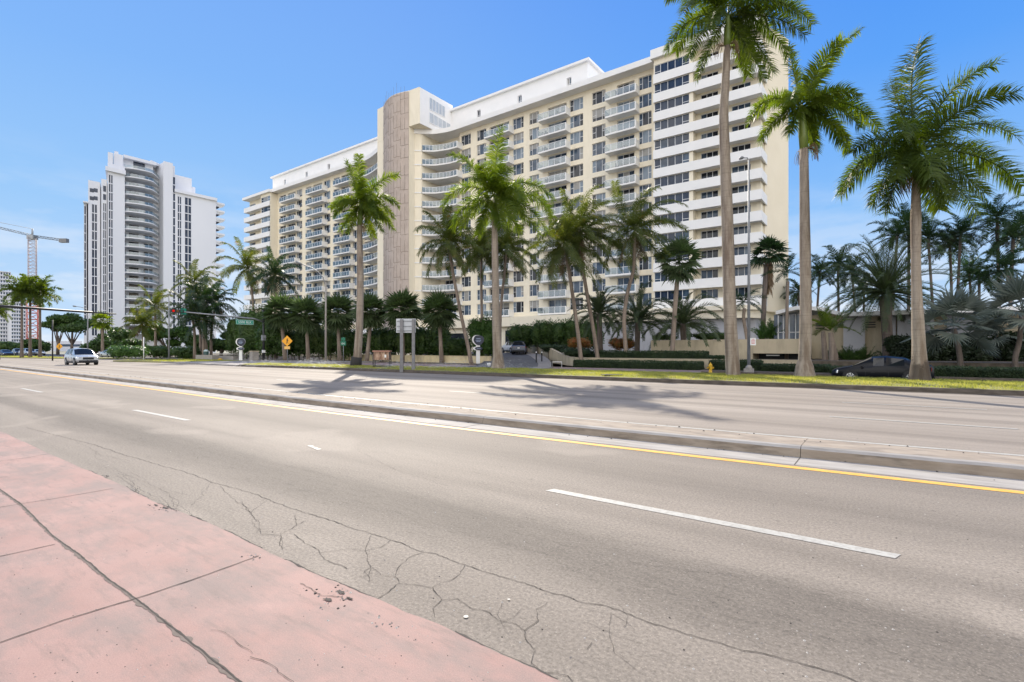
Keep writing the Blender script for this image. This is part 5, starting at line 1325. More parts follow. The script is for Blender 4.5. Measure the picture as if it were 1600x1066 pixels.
sbox(tl,TXP-26,TXP+.5,ty(272),ty(338.5),zz(300,306),zz(300,301.5)); seg(306,316,zz(310,287), TXP-6, 12)
sbox(tw,TXP-8,TXP-4,ty(306),ty(322),0,zz(312,300))
FH = 2.95; nfl = 23
def wstrip(p0, p1, ytop, X, split=2):
    zt = tz((p0+p1)/2, ytop, X); y0, y1 = ty(p0,TXP), ty(p1,TXP); k = 0
    tg.box(X-.06, X+.03, y0, y1, 6, zt)
    z_ = zt
    while z_ > 8:
        tl.box(X+.031, X+.16, y0-.05, y1+.05, z_-.28, z_); z_ -= FH
    for j in range(1, split):
        yy = y0+(y1-y0)*j/split; tl.box(X+.031, X+.10, yy-.09, yy+.09, 6, zt)
for p0, p1, yt, X, sp_ in ((136.3,138.6,322,TXP-3,1),(146,153.6,319,TXP-1.5,2),(162.2,166.6,317,TXP-.6,2),(170,175.8,272.5,TXP,2),(271,274,276,TXP-.3,1),(278.3,283.4,306.5,TXP-.3,2),(289.5,299,308.5,TXP-.3,2)):
    wstrip(p0, p1, yt, X, sp_)
for px in (144.5,150.7):
    for py in (293,305.5): tg.box(TXP-1.5, TXP-1.45, ty(px)-.35, ty(px)+.7, tz(px,py+6), tz(px,py))
for py in (290,303): tg.box(TXP-.6,TXP-.55, ty(162), ty(166.5), tz(164,py+9), tz(164,py))
tw_o = tw.build('wall', M['twhite'], tower, TO); tg.build('window_strip', M['glass_band'], tower, TO); tl.build('floor_band', M['twhite'], tower, TO)
# bowed balcony stack
bay = [(195,TXP-.6),(203,TXP+.6),(213,TXP+1.3),(224,TXP+1.6),(233,TXP+1.4),(239,TXP+.6),(246,TXP-1.2),(252,TXP-3.0),(257,TXP-4.4)]
bay = [(X, ty(px)) for px, X in bay]
glb = MB(); slb = MB(); z_ = bayz
k = 0
while z_ > 5:
    P = bay + [(TXP-4.6, ty(257)), (TXP-4.6, ty(195))]
    o_ = MB(); o_.prism(P, z_-.34, z_); so_ = o_.build('balcony', M['twhite'], tower, (TXP, 72, z_)); so_.location = V((TXP,72,z_))-V(TO)
    g_m = MB()
    for a, c in zip(bay, bay[1:]): g_m.quad((a[0]-.1,a[1],z_+.02),(c[0]-.1,c[1],z_+.02),(c[0]-.1,c[1],z_+.92),(a[0]-.1,a[1],z_+.92))
    g_m.build('glass_panel', M['rail'], so_, (TXP,72,z_))
    if z_ > 8:
        zt = z_-.5
        for p0, p1 in ((197.5,203),(209,224),(232,239),(241,246)):
            glb.box(TXP-4.5, TXP-4.42, ty(p0), ty(p1), z_-FH+.1, zt-.15)
    z_ -= FH; k += 1
wb_ = glb.build('window_band', M['glass_d'], tower, TO); wb_['kind'] = 'stuff'
# pointed balconies on its right edge
for k in range(17):
    z_ = tz(340, 317.5)-k*FH*1.0
    if z_ < 8: break
    o_ = MB(); y0 = ty(338.2)
    pts = [(TXP-.6,y0),(TXP-.8,y0+3.4),(TXP-4,y0+4.2),(TXP-14,y0+3.4),(TXP-14,y0)]
    o_.prism(pts, z_-.1, z_+.55); low = [(TXP-.6,y0),(TXP-1.5,y0+1.8),(TXP-4,y0+2.4),(TXP-14,y0+1.8),(TXP-14,y0)]
    n_ = 5; vs = [(x,y,z_-.1) for x,y in pts]+[(x,y,z_-1.0) for x,y in low]; o_.add(vs, [(i,(i+1)%n_,n_+(i+1)%n_,n_+i) for i in range(n_)])
    so_ = o_.build('balcony', M['twhite'], tower, (TXP, 72, z_)); so_.location = V((TXP,72,z_))-V(TO)
# low blocks at the foot between palms
# white slab block at the far left edge --------------------------------------
def slab_block(label, X, pa, pb, ytop, deep, nf, ncol, seed, mat='twhite', z0=0):
    y0, y1 = ty(pa, X), ty(pb, X); zt = Z(ytop, td((pa+pb)/2, X)); o3 = (X-deep/2, (y0+y1)/2, 0); root = thing('apartment_slab', o3, label, 'building')
    b = MB(); b.box(X-deep, X, y0, y1, 0, zt); b.build('wall', M[mat], root, o3)
    b = MB(); fh = (zt-3)/nf; cw = (y1-y0)/ncol
    for i in range(nf):
        for j in range(ncol):
            b.box(X-.05, X+.05, y0+cw*(j+.2), y0+cw*(j+.8), 3+fh*(i+.25), 3+fh*(i+.8))
    w_ = b.build('window', M['glass_b'], root, o3); w_['kind'] = 'stuff'
    b = MB()
    for i in range(nf+1): b.box(X+.01, X+.9, y0+.2, y1-.2, 3+fh*i-.12, 3+fh*i+.12)
    w_ = b.build('balcony', M[mat], root, o3); w_['kind'] = 'stuff'
    b = MB(); b.box(X-deep+2, X-2, y0+2, y0+(y1-y0)*.55, zt, zt+3.5); b.build('roof_plant', M[mat], root, o3)
slab_block('white gridded apartment slab cut by the left picture edge', -380, -22, 17, 424, 26, 19, 9, 1)
slab_block('lower white gridded block right beside the slab at the left edge', -370, 17.5, 40, 462, 26, 14, 6, 2)
for k, (pa, pb, yt, X, lab) in enumerate([(86,128,533,-420,'low pale building on the far left skyline'),(40,60,522,-440,'small pale building behind the crane foot')]):
    y0, y1 = ty(pa, X), ty(pb, X); bo, o3 = boxthing('far_building', lab, 'building', X-20, X, y0, y1, 0, Z(yt, td((pa+pb)/2, X)), 'twhite')
    b = MB(); zt = Z(yt, td((pa+pb)/2, X))
    for z_ in (3, 6.5, 10): 
        if z_+2 < zt: b = MB(); b.box(X+.01, X+.06, y0+1, y1-1, z_, z_+1.5); b.build('window_row', M['glass_b'], bo, o3)
# tower crane -----------------------------------------------------------------
dC = 300; cx_, cy_ = W(50.5, dC); o3 = (cx_, cy_, 0); crane = thing('tower_crane', o3, 'tower crane with a long level jib and red and white lattice mast', 'crane')
def lattice(mb, a, c, w, n, r=.16, ax=None):
    a, c = V(a), V(c); t = (c-a).normalized(); s = t.cross(ax or V((.3,.9,.1))).normalized(); u = t.cross(s)
    cs = [s*w+u*w, s*w-u*w, -s*w-u*w, -s*w+u*w]
    for q in cs: mb.tube([a+q, c+q], r, 4)
    for i in range(n):
        p, q = a.lerp(c, i/n), a.lerp(c, (i+1)/n)
        for k in range(4):
            mb.tube([p+cs[k], p+cs[(k+1)%4]], r*.7, 3, caps=False); mb.tube([p+cs[k], q+cs[(k+1)%4]], r*.7, 3, caps=False)
zj = Z(371, dC); b = MB(); lattice(b, (cx_,cy_,30), (cx_,cy_,zj), 1.7, 18, .17); b.build('mast', flat('crane_pink_grey', (.36,.30,.30), .5), crane, o3)
b = MB(); lattice(b, (cx_,cy_,0), (cx_,cy_,30), 2.6, 8, .3); b.build('mast_base', flat('crane_red', (.45,.12,.09), .5), crane, o3)
jl = MB(); jr_ = V((IR.x, IR.y, 0)); e1 = V((cx_,cy_,zj)) + jr_*(-46) + V((0,0,12)); e2 = V((cx_,cy_,zj))+jr_*22 + V((0,0,-2.6)) + IF*(-4)
lattice(jl, (cx_,cy_,zj+1), e1, .55, 24, .13, V((0,0,1))); jl.build('jib', flat('crane_grey', (.12,.15,.19), .5), crane, o3)
b = MB(); lattice(b, (cx_,cy_,zj+.8), e2, .55, 9, .15, V((0,0,1))); b.build('counter_jib', flat('crane_grey2', (.14,.17,.21), .5), crane, o3)
b = MB(); b.obox((e2.x,e2.y), .6, 2.2, 1.0, e2.z-1.3, e2.z+.9); b.build('counterweight', M['post_grey'], crane, o3)
b = MB(); b.obox((cx_,cy_), .6, 1.9, 1.7, zj-1.2, zj+1.2); b.tube([(cx_,cy_,zj+1),(cx_,cy_,zj+5)], .5, 6); b.tube([(cx_,cy_,zj+5), V(e1)+V((0,0,2))], .12, 4); b.build('slewing_cab', flat('crane_cab', (.30,.32,.34), .5), crane, o3)
# ------------------------------------------------------------------ vehicles, people and street furniture
def paint(name, c, metal=.3, coat=.8):
    m, nt, out = _nt(name); p = nt.nodes.new('ShaderNodeBsdfPrincipled'); p.inputs['Base Color'].default_value = (*c, 1)
    p.inputs['Metallic'].default_value = metal; p.inputs['Specular IOR Level'].default_value = .5 if metal else .2; p.inputs['Roughness'].default_value = .34; p.inputs['Coat Weight'].default_value = coat; p.inputs['Coat Roughness'].default_value = .04
    nt.links.new(p.outputs[0], out.inputs[0]); return m
CG = flat('car_glass', (.012,.015,.02), .06, 0, .45)
RIM = flat('alloy_rim', (.55,.56,.58), .25, .8)
HL = flat('headlight_lens', (.75,.78,.8), .08, .2); TLm = flat('tail_light_lens', (.35,.01,.01), .15)
AMB = flat('amber_lens', (.7,.22,.03), .2)
def car(name, label, cat, loc, rz, prm, body, group=None):
    """x forward; prm: L, W, wheel r, front/rear axle x, stations [(x, z_bottom, z_belt, z_roof or None, halfwidth belt, halfwidth roof)]"""
    Lc, Wd, wr, xf, xr_, st = prm[:6]; root = thing(name, loc, label, cat, group, rz); root.location = loc
    b = MB(); g = MB(); rows = []
    NP = 7
    for (x, zb, zl, zr, hb, hr) in st:
        roof = zr if zr else zl+.02
        hr_ = hr if zr else hb*.86
        rows.append([(x, 0, zb), (x, -hb*.93, zb), (x, -hb, zb+(zl-zb)*.35), (x, -hb*.985, zb+(zl-zb)*.72), (x, -hb*.94, zl), (x, -hr_, roof-.05 if zr else roof), (x, -hr_*.55, roof+.02), (x, 0, roof+.035)])
    n = len(rows); NP = 8
    for sgn in (1, -1):
        vs = [(p[0], p[1]*sgn, p[2]) for r in rows for p in r]
        fb, fg = [], []
        for i in range(n-1):
            for k in range(NP-1):
                f = (i*NP+k, (i+1)*NP+k, (i+1)*NP+k+1, i*NP+k+1)
                if sgn < 0: f = f[::-1]
                cab = st[i][3] and st[i+1][3]; slope = (st[i][3] is None) != (st[i+1][3] is None)
                if k == 4 and cab and i not in prm_pillars(prm): fg.append(f)
                elif k in (5, 6) and slope: fg.append(f)
                elif k == 4 and slope: fb.append(f)
                else: fb.append(f)
        b.smooth = True; b.add(vs, fb); b.smooth = False
        use = sorted({i for f in fg for i in f}); mp_ = {q: i for i, q in enumerate(use)}
        g.add([vs[i] for i in use], [tuple(mp_[i] for i in f) for f in fg])
    for e, rv in ((0, False), (n-1, True)):
        r = rows[e]; loop = [(p[0], p[1], p[2]) for p in r[1:]] + [(p[0], -p[1], p[2]) for p in r[-2:0:-1]]
        b.add(loop, [tuple(range(len(loop)))] if not rv else [tuple(range(len(loop)-1,-1,-1))])
    b.build('body', body, root); g.build('window_glass', CG, root)
    hw = Wd/2
    tr = MB()
    tr.box(xr_+wr+.05, xf-wr-.05, -hw*.97, hw*.97, st[2][1]-.06, st[2][1]+.10)
    tr.box(st[0][0]-.03, st[0][0]+.25, -hw*.8, hw*.8, st[2][1], st[2][1]+.22); tr.box(st[-1][0]-.25, st[-1][0]+.03, -hw*.8, hw*.8, st[2][1], st[2][1]+.24)
    for x in (xf, xr_):
        for s in (-1, 1): tr.tube([(x, s*(hw-.20), wr*1.02), (x, s*(hw-.002), wr*1.02)], wr*1.14, 20)
    tr.build('lower_trim', M['black'], root)
    for x in (xf, xr_):
        for s in (-1, 1):
            w_ = MB(); y0, y1 = s*(hw-.22), s*(hw+.012)
            w_.tube([(x, y0, wr), (x, y0+s*.03, wr), (x, y1-s*.03, wr), (x, y1, wr)], [wr*.9, wr, wr, wr*.92], 24)
            wo_ = w_.build('wheel', M['black'], root)
            r_ = MB(); yy = y1+s*.004
            r_.tube([(x, yy-s*.02, wr), (x, yy, wr)], [wr*.62, wr*.60], 20)
            ro = r_.build('rim', RIM, wo_)
            r_ = MB()
            for k in range(7):
                a = k*2*PI/7+.2; da = .17
                r_.add([(x+math.cos(a+q)*wr*rr, yy+s*.004, wr+math.sin(a+q)*wr*rr) for q, rr in ((-da,.56),(da,.56),(da*1.2,.22),(-da*1.2,.22))], [(0,1,2,3)])
            r_.build('rim_gap', M['black'], wo_)
    xF, xB = st[-1][0], st[0][0]
    zl = st[-2][2]
    for s in (-1, 1):
        h = MB(); h.add([(xF-.02, s*hw*.50, zl-.24), (xF-.02, s*hw*.50, zl-.10), (xF-.32, s*hw*.955, zl-.03), (xF-.30, s*hw*.985, zl-.19), (xF+.012, s*hw*.50, zl-.24), (xF+.008, s*hw*.50, zl-.10), (xF-.27, s*hw*.985, zl-.03), (xF-.26, s*hw*1.0, zl-.19)], [(4,5,6,7),(0,1,5,4),(1,2,6,5),(2,3,7,6),(3,0,4,7)]); h.build('headlight', HL, root)
        h = MB(); z_ = st[1][2]; h.add([(xB-.012, s*hw*.55, z_-.26), (xB-.012, s*hw*.55, z_-.10), (xB+.12, s*hw*.97, z_-.06), (xB+.12, s*hw*.985, z_-.26)], [(0,1,2,3)]); h.build('tail_light', TLm, root)
        m2 = MB(); xm = prm_mirror(prm); m2.tube([(xm, s*hw*.93, zl+.12), (xm, s*(hw+.10), zl+.15)], .03, 6); m2.tube([(xm-.02, s*(hw+.02), zl+.17), (xm-.02, s*(hw+.19), zl+.17)], [.07,.06], 8); m2.build('wing_mirror', body, root)
    gr_ = MB(); gr_.add([(xF+.008,-hw*.48,zl-.34),(xF+.008,hw*.48,zl-.34),(xF+.004,hw*.46,zl-.12),(xF+.004,-hw*.46,zl-.12)], [(0,1,2,3)]); gr_.box(xF-.02, xF+.012, -hw*.62, hw*.62, st[-1][1]+.04, st[-1][1]+.16); gr_.build('grille', M['black'], root)
    np_ = MB(); np_.box(xB-.02, xB-.006, -.16, .16, st[1][2]-.36, st[1][2]-.22); np_.build('number_plate', M['white_paint'], root)
    hd_ = MB()
    for s in (-1, 1):
        for x in (prm[3]-1.05, prm[3]-2.05): hd_.box(x-.09, x+.09, min(s*hw*.955,s*(hw*.955+.035)), max(s*hw*.955,s*(hw*.955+.035)), zl-.15, zl-.12)
        for x in (prm[3]-.72, prm[3]-1.75, prm[3]-2.62): hd_.box(x-.008, x+.008, min(s*hw*.97,s*(hw+.001)), max(s*hw*.97,s*(hw+.001)), st[2][1]+.15, zl-.08)
    hd_.build('door_trim', M['dark_metal'], root)
    return root
def prm_pillars(p): return p[6] if len(p) > 6 else ()
def prm_mirror(p): return p[3]-.52
SUV = [4.65, 1.88, .36, 1.42, -1.35, [(-2.30,.34,.98,None,.84,0),(-2.22,.28,1.05,None,.90,0),(-2.0,.26,1.08,1.52,.925,.66),(-1.55,.26,1.07,1.64,.935,.70),(-1.45,.26,1.07,1.645,.935,.70),(-.45,.26,1.05,1.68,.94,.72),(-.33,.26,1.05,1.68,.94,.72),(.38,.26,1.03,1.64,.94,.70),(.46,.26,1.03,1.62,.94,.69),(1.12,.26,1.02,None,.935,0),(1.6,.27,.98,None,.92,0),(2.1,.3,.90,None,.88,0),(2.30,.34,.80,None,.80,0)], (3,5,7)]
SED = [4.65, 1.80, .33, 1.40, -1.30, [(-2.30,.34,.86,None,.78,0),(-2.2,.24,.95,None,.85,0),(-1.95,.22,.97,None,.88,0),(-1.15,.22,.95,1.30,.90,.60),(-1.05,.22,.95,1.335,.90,.62),(-.25,.22,.93,1.42,.90,.66),(-.15,.22,.93,1.42,.90,.66),(.34,.22,.91,1.375,.90,.64),(.42,.22,.91,1.355,.90,.63),(1.32,.22,.87,None,.885,0),(1.7,.24,.80,None,.86,0),(2.12,.28,.70,None,.82,0),(2.30,.32,.60,None,.72,0)], (3,5,7)]
P_SIL, P_WHT, P_DRK, P_BLU, P_NAVY = paint('silver_paint', (.50,.52,.54), .5), paint('white_paint', (.72,.73,.74), .05), paint('black_paint', (.006,.007,.010), .0, .12), paint('blue_grey_paint', (.05,.065,.10), .4), paint('navy_paint', (.015,.02,.06), .3)
car('silver_suv', 'silver crossover car driving along the far carriageway at the left', 'car', (-66.8,16.2,0), 0, SUV, P_SIL)
car('parked_sedan', 'dark blue black sedan parked in the shade behind the two right royal palms', 'car', (-.32,34.0,-.18), PI, SED, P_DRK).scale = (.95,1,1)
x, y = W(789, 70); car('white_suv', 'white crossover car turning on the hotel driveway', 'car', (x-.3,y+2.2,1.07), math.radians(150), SUV, P_WHT)
x, y = W(812, 66.5); car('dark_suv', 'dark crossover car seen from behind on the hotel driveway', 'car', (x,y,.98), math.radians(122), SUV, P_BLU)
gcar = 'cars parked beyond the far left verge'
for px, d, rz, bd, st_, lab in [(8,112,.1,P_NAVY,SED,'dark blue car at the left picture edge beyond the verge'),(44,118,.2,P_SIL,SUV,'silver grey car between the leaning royal palm trunks'),(59,124,.1,P_WHT,SED,'white car just right of the trio of palm trunks'),(29,122,0,P_BLU,SUV,'grey blue car between the first two palm trunks at left'),
                          (172,92,.05,P_SIL,SED,'silver sedan half hidden behind the corner shrubs')]:
    x, y = W(px, d); car('parked_car', lab, 'car', (x, y, .02), rz, st_, bd, gcar)
for px, d, lab, bd in [(690,78,'light blue car glimpsed through the bushes right of the blank sign','b'),(598,84,'pale car glimpsed behind the bushes at the porch','w')]:
    x, y = W(px, d)
    if y < 72: car('porch_car', lab, 'car', (x, y, .4), .1, SED, P_WHT if bd == 'w' else P_BLU)
# person walking by the driveway -------------------------------------------------
x, y = W(766.5, 62); z0 = .62
pr_ = thing('person', (x,y,z0), 'person in a red top and dark shorts walking beside the driveway', 'person')
b = MB(); b.tube([(0,0,.78),(0,0,.95),(0,0,1.12),(0,0,1.32),(0,0,1.44),(0,0,1.50),(0,0,1.56)], [.15,.155,.14,.18,.13,.06,.055], 12)
for s in (-1, 1):
    b.tube([(s*.09,.0,.86),(s*.10,s*.13,.50),(s*.10,s*.20-.03,.09)], [.09,.062,.042], 8); b.tube([(s*.10,s*.2-.08,.05),(s*.10,s*.2+.16,.03)], [.045,.03], 6)
    b.tube([(s*.17,0,1.40),(s*.23,-s*.08,1.14),(s*.22,-s*.02,.90)], [.055,.042,.032], 8)
    for k in range(5): b.tube([(s*.22,-s*.02+.012*(k-2),.90),(s*.225,-s*.0+.016*(k-2),.80-.01*abs(k-2))], [.011,.008], 4)
b.tube([(0,0,1.52),(0,0,1.58),(0,.01,1.68),(0,.0,1.76),(0,0,1.785)], [.05,.075,.088,.07,.02], 12); b.tube([(0,-.085,1.66),(0,-.11,1.64)], [.016,.012], 5)
b.build('body_skin', flat('skin', (.42,.25,.18), .6), pr_)
b = MB(); b.tube([(0,0,.86),(0,0,.98),(0,0,1.14),(0,0,1.33),(0,0,1.45)], [.17,.165,.15,.195,.10], 12)
for s in (-1, 1): b.tube([(s*.16,0,1.41),(s*.225,-s*.05,1.22)], [.072,.06], 8)
b.build('red_top', flat('red_cloth', (.45,.07,.07), .8), pr_)
b = MB(); b.tube([(0,0,.78),(0,0,.95)], [.16,.17], 12)
for s in (-1, 1): b.tube([(s*.085,0,.88),(s*.1,s*.12,.52)], [.11,.085], 8)
b.build('shorts', flat('dark_cloth', (.03,.03,.04), .8), pr_)
b = MB(); b.tube([(0,.02,1.66),(0,.02,1.74),(0,.01,1.80)], [.092,.09,.03], 10); b.build('hair', flat('brown_hair', (.05,.03,.02), .7), pr_)

# lamp posts -----------------------------------------------------------------
def pole(name, label, cat, px, d, ybase, ytop, r0, r1, mat, z0=None, arm=None, group=None, base=None):
    x, y = W(px, d); z0 = 0 if z0 is None else z0; zt = Z(ytop, d); root = thing(name, (x,y,z0), label, cat, group)
    b = MB(); b.tube([(0,0,0),(0,0,(zt-z0)*.5),(0,0,zt-z0)], [r0,(r0+r1)/2,r1], 10); b.build('pole', M[mat], root)
    if base: b = MB(); b.prism([(-base,-base),(base,-base),(base,base),(-base,base)], 0, .32); b.lathe([(base*.95,.3),(base*.7,.45),(r0*1.05,.55)], n=12); b.build('pole_base', M['conc'], root)
    if arm:
        b = MB(); pts = [IR*((ax-px)*d/FP) + V((0,0,Z(ay,d)-z0)) for ax, ay in arm]; b.tube(pts, [r1*.7]*(len(pts)-1)+[r1*.5], 6); b.build('arm', M['metal'] if mat != 'dark_metal' else M[mat], root)
        e = pts[-1]; dr_ = (pts[-1]-pts[-2]).normalized(); b = MB(); b.tube([e-dr_*.1, e+dr_*.15, e+dr_*.55, e+dr_*.7], [.06,.13,.14,.05], 8); b.build('lamp_head', M['metal'], root)
    return root
pole('street_lamp', 'tall grey lamp post with a small round lamp behind the tallest royal palm', 'street lamp', 1170, 34.5, 583, 250, .11, .055, 'metal', 0, base=.27)
r_ = [o for o in col.objects if o.name.startswith('street_lamp')][0]; zt = Z(250,34.5)
b = MB(); b.tube([(0,0,zt-.02),(-.10,0,zt+.16),(-.32,0,zt+.20)], [.04,.04,.03], 6); b.build('arm', M['metal'], r_)
b = MB(); b.tube([(-.30,0,zt+.22),(-.42,0,zt+.24),(-.62,0,zt+.20)], [.05,.12,.07], 8); b.build('lamp_head', M['metal'], r_)
pole('street_lamp', 'concrete lamp post with a curved arm over the hedge row', 'street lamp', 509, 62, 562, 441, .15, .09, 'conc', 0, [(509,447),(505,434),(497,425),(488,419),(477,415),(470,412)])
pole('street_lamp', 'slim grey lamp post with an upward arm left of the corner palms', 'street lamp', 264, 74, 562, 462, .12, .07, 'metal', .1, [(264,462),(268,456),(278,452),(286,450)])
pole('street_lamp', 'slim grey lamp post with a bent arm behind the moving silver car', 'street lamp', 137, 100, 560, 486, .14, .08, 'metal', 0, [(137,486),(133,482),(126,480),(119,479)])
pole('street_pole', 'short white sign post at the street corner', 'post', 224.5, 68, 563, 527, .06, .06, 'white_paint', .12)
pole('street_pole', 'thin dark pole beyond the moving silver car', 'post', 82, 70, 560, 500, .09, .07, 'dark_metal', 0)
# sign on the lamp post
x, y = W(1176.5, 34.2); sg = thing('parking_sign', (x,y,Z(534,34.2)), 'small white parking sign with red print fixed to the tall grey lamp post', 'sign')
e = math.radians(36.3)
b = MB(); b.obox((0,0), e, .19, .012, -.24, .24); b.build('sign_plate', M['white_paint'], sg)
b = MB()
for zz_, w_ in ((.16,.10),(.06,.13),(-.03,.13),(-.12,.11)): b.obox((IR.x*0-IF.x*.016, -IF.y*.016), e, w_, .002, zz_-.018, zz_+.018)
b.build('red_lettering', flat('red_print', (.55,.05,.05), .5), sg)
# fire hydrant
x, y = W(1110, 33.4); hy = thing('fire_hydrant', (x,y,.0), 'yellow fire hydrant standing by the clipped hedge', 'hydrant'); YEL = pmat('hydrant_yellow', (.62,.38,.02), (.50,.29,.02), 5, .45)
b = MB(); b.lathe([(.16,0),(.16,.05),(.105,.06),(.10,.42),(.135,.44),(.135,.48),(.115,.50)], n=14); b.build('barrel', YEL, hy)
b = MB(); b.lathe([(.125,.50),(.12,.58),(.08,.66),(.03,.69),(.03,.75),(.001,.76)], n=14); b.build('bonnet', YEL, hy)
for s in (-1, 1):
    b = MB(); b.tube([IR*s*.08+V((0,0,.40)), IR*s*.17+V((0,0,.40)), IR*s*.175+V((0,0,.40)), IR*s*.21+V((0,0,.40))], [.05,.05,.065,.06], 10); b.build('nozzle_cap', YEL, hy)
b = MB(); b.tube([IF*-.08+V((0,0,.38)), IF*-.18+V((0,0,.38))], [.07,.075], 12); b.build('nozzle_cap', YEL, hy)
# blank back of a big sign on two posts
x, y = W(636, 35.6); bs = thing('sign_board', (x,y,.17), 'large blank metal sign board on two thick grey posts, seen from behind', 'sign'); u_ = IR; d = 35.6; s_ = d/FP
b = MB(); aw = 36.3
for px in (627.5, 646): 
    p_ = IR*((px-636)*s_); q = MB(); q.obox((p_.x,p_.y), e, .105, .07, -.15, Z(499,d)-.17); q.obox((p_.x,p_.y), e, .12, .10, -.15, .35); q.build('post', M['post_grey'], bs)
f_ = IF*.13; b.obox((f_.x - IR.x*.1, f_.y - IR.y*.1), e, .68, .025, Z(520,d)-.17, Z(498,d)-.17); b.build('panel', pmat('sign_back_aluminium', (.50,.52,.54), (.42,.44,.46), 2, .5, .4), bs)
for zz_ in (502,510,517): q = MB(); g2_ = IF*.085; q.obox((g2_.x-IR.x*.1,g2_.y-IR.y*.1), e, .62, .02, Z(zz_+.8,d)-.17, Z(zz_-.8,d)-.17); q.build('bracket', M['metal'], bs)
# utility cabinet with rusty panels inside a light frame
x, y = W(597, 39.6); cb = thing('utility_cabinet', (x,y,.17), 'brown topped utility cabinet with a pipe frame on the verge', 'cabinet')
s_ = 39.6/FP; RUST = pmat('rust_stained_panel', (.48,.34,.25), (.24,.13,.08), 3, .8, stretch=(3,3,.8), a=.4, b=.6)
b = MB(); b.obox((0,0), e, .60, .26, .62, 1.24); b.build('body', RUST, cb)
b = MB(); b.obox((0,0), e, .68, .34, 1.244, 1.34); b.build('lid', pmat('brown_lid', (.42,.22,.16), (.30,.15,.11), 3, .6), cb)
for a_, c_ in ((-1,-1),(1,-1),(1,1),(-1,1)):
    p_ = IR*.62*a_ + IF*.28*c_; q = MB(); q.tube([(p_.x,p_.y,-.05),(p_.x,p_.y,1.22)], .035, 6); q.build('leg', M['dark_metal'], cb)
q = MB(); q.obox((0,0), e, .62, .28, .10, .16); q.obox((-IF.x*.27,-IF.y*.27), e, .6, .012, .56, .615); q.build('frame_rail', M['dark_metal'], cb)
q = MB(); p_ = IR*.32 - IF*.27; q.obox((p_.x,p_.y), e, .07, .012, .80, 1.02); q.build('notice', M['white_paint'], cb)
q = MB()
for s in (-.62,-.12,.40): p_ = IR*s*.8 - IF*.265; q.obox((p_.x,p_.y), e, .012, .006, .64, 1.22)
q.build('door_seam', M['black'], cb)
# yellow pedestrian warning sign
def rotz_pts(pts, off=0): return [IR*p[0] - IF*off + V((0,0,p[1])) for p in pts]
def plate(mb, pts, t0, t1):
    n = len(pts); a, c = rotz_pts(pts, t0), rotz_pts(pts, t1); mb.add(a+c, [tuple(range(n)), tuple(range(2*n-1,n-1,-1))] + [(i,n+i,n+(i+1)%n,(i+1)%n) for i in range(n)])
def ped_sign(px, d, yc, r, label, z0=0):
    x, y = W(px, d); s0 = thing('warning_sign', (x,y,z0), label, 'sign'); zc = Z(yc,d)-z0
    b = MB(); b.tube([(0,0,-.05),(0,0,zc+r*.9)], .04, 6); b.build('post', M['metal'], s0)
    b = MB(); plate(b, [(-r,zc),(0,zc-r),(r,zc),(0,zc+r)], .05, .075); b.build('sign_plate', flat('warning_yellow', (.80,.36,.01), .45), s0)
    b = MB(); k = r*.8
    plate(b, [(-.02*k,zc+.62*k),(.12*k,zc+.62*k),(.14*k,zc+.45*k),(-.04*k,zc+.45*k)], .0755, .078)
    plate(b, [(-.12*k,zc+.40*k),(.16*k,zc+.40*k),(.14*k,zc-.08*k),(-.10*k,zc-.08*k)], .0755, .078)
    plate(b, [(-.10*k,zc-.1*k),(.02*k,zc-.1*k),(-.14*k,zc-.62*k),(-.26*k,zc-.58*k)], .0755, .078)
    plate(b, [(.02*k,zc-.1*k),(.14*k,zc-.1*k),(.30*k,zc-.58*k),(.18*k,zc-.62*k)], .0755, .078)
    plate(b, [(.15*k,zc+.34*k),(.34*k,zc+.04*k),(.28*k,zc+.0*k),(.10*k,zc+.24*k)], .0755, .078)
    b.build('pedestrian_symbol', M['black'], s0)
    return s0, zc
s0, zc = ped_sign(449, 58, 533, .62, 'yellow diamond pedestrian warning sign beside the hedge row', 0)
b = MB(); plate(b, [(-.32,zc-.92),(.32,zc-.92),(.32,zc-.60),(-.32,zc-.60)], .05, .072); b.build('arrow_plate', flat('warning_yellow_pale', (.75,.45,.12), .45), s0)
ped_sign(93, 112, 541.5, .75, 'small yellow warning sign beyond the moving silver car', 0)
# little green sign
x, y = W(536.5, 58); gs_ = thing('bicycle_route_sign', (x,y,0), 'small green route sign on a thin post near the concrete lamp post', 'sign')
b = MB(); b.tube([(0,0,-.05),(0,0,Z(527,58))], .035, 6); b.build('post', M['metal'], gs_)
b = MB(); GRN = flat('sign_green', (.0,.14,.075), .5)
for y0_, y1_, w_ in ((540,533.2,.30),(532.4,527.5,.22)): plate(b, [(-w_,Z(y0_,58)),(w_,Z(y0_,58)),(w_,Z(y1_,58)),(-w_,Z(y1_,58))], .04, .06)
b.build('sign_plate', GRN, gs_)
b = MB()
for cx_q in (-.11, .11):
    zc_ = Z(537,58); n_ = 12
    for i in range(n_): a0_, a1_ = 2*PI*i/n_, 2*PI*(i+1)/n_; plate(b, [(cx_q+.09*math.cos(a0_),zc_+.09*math.sin(a0_)),(cx_q+.09*math.cos(a1_),zc_+.09*math.sin(a1_)),(cx_q+.065*math.cos(a1_),zc_+.065*math.sin(a1_)),(cx_q+.065*math.cos(a0_),zc_+.065*math.sin(a0_))], .061, .064)
b.build('route_symbol', M['white_paint'], gs_)
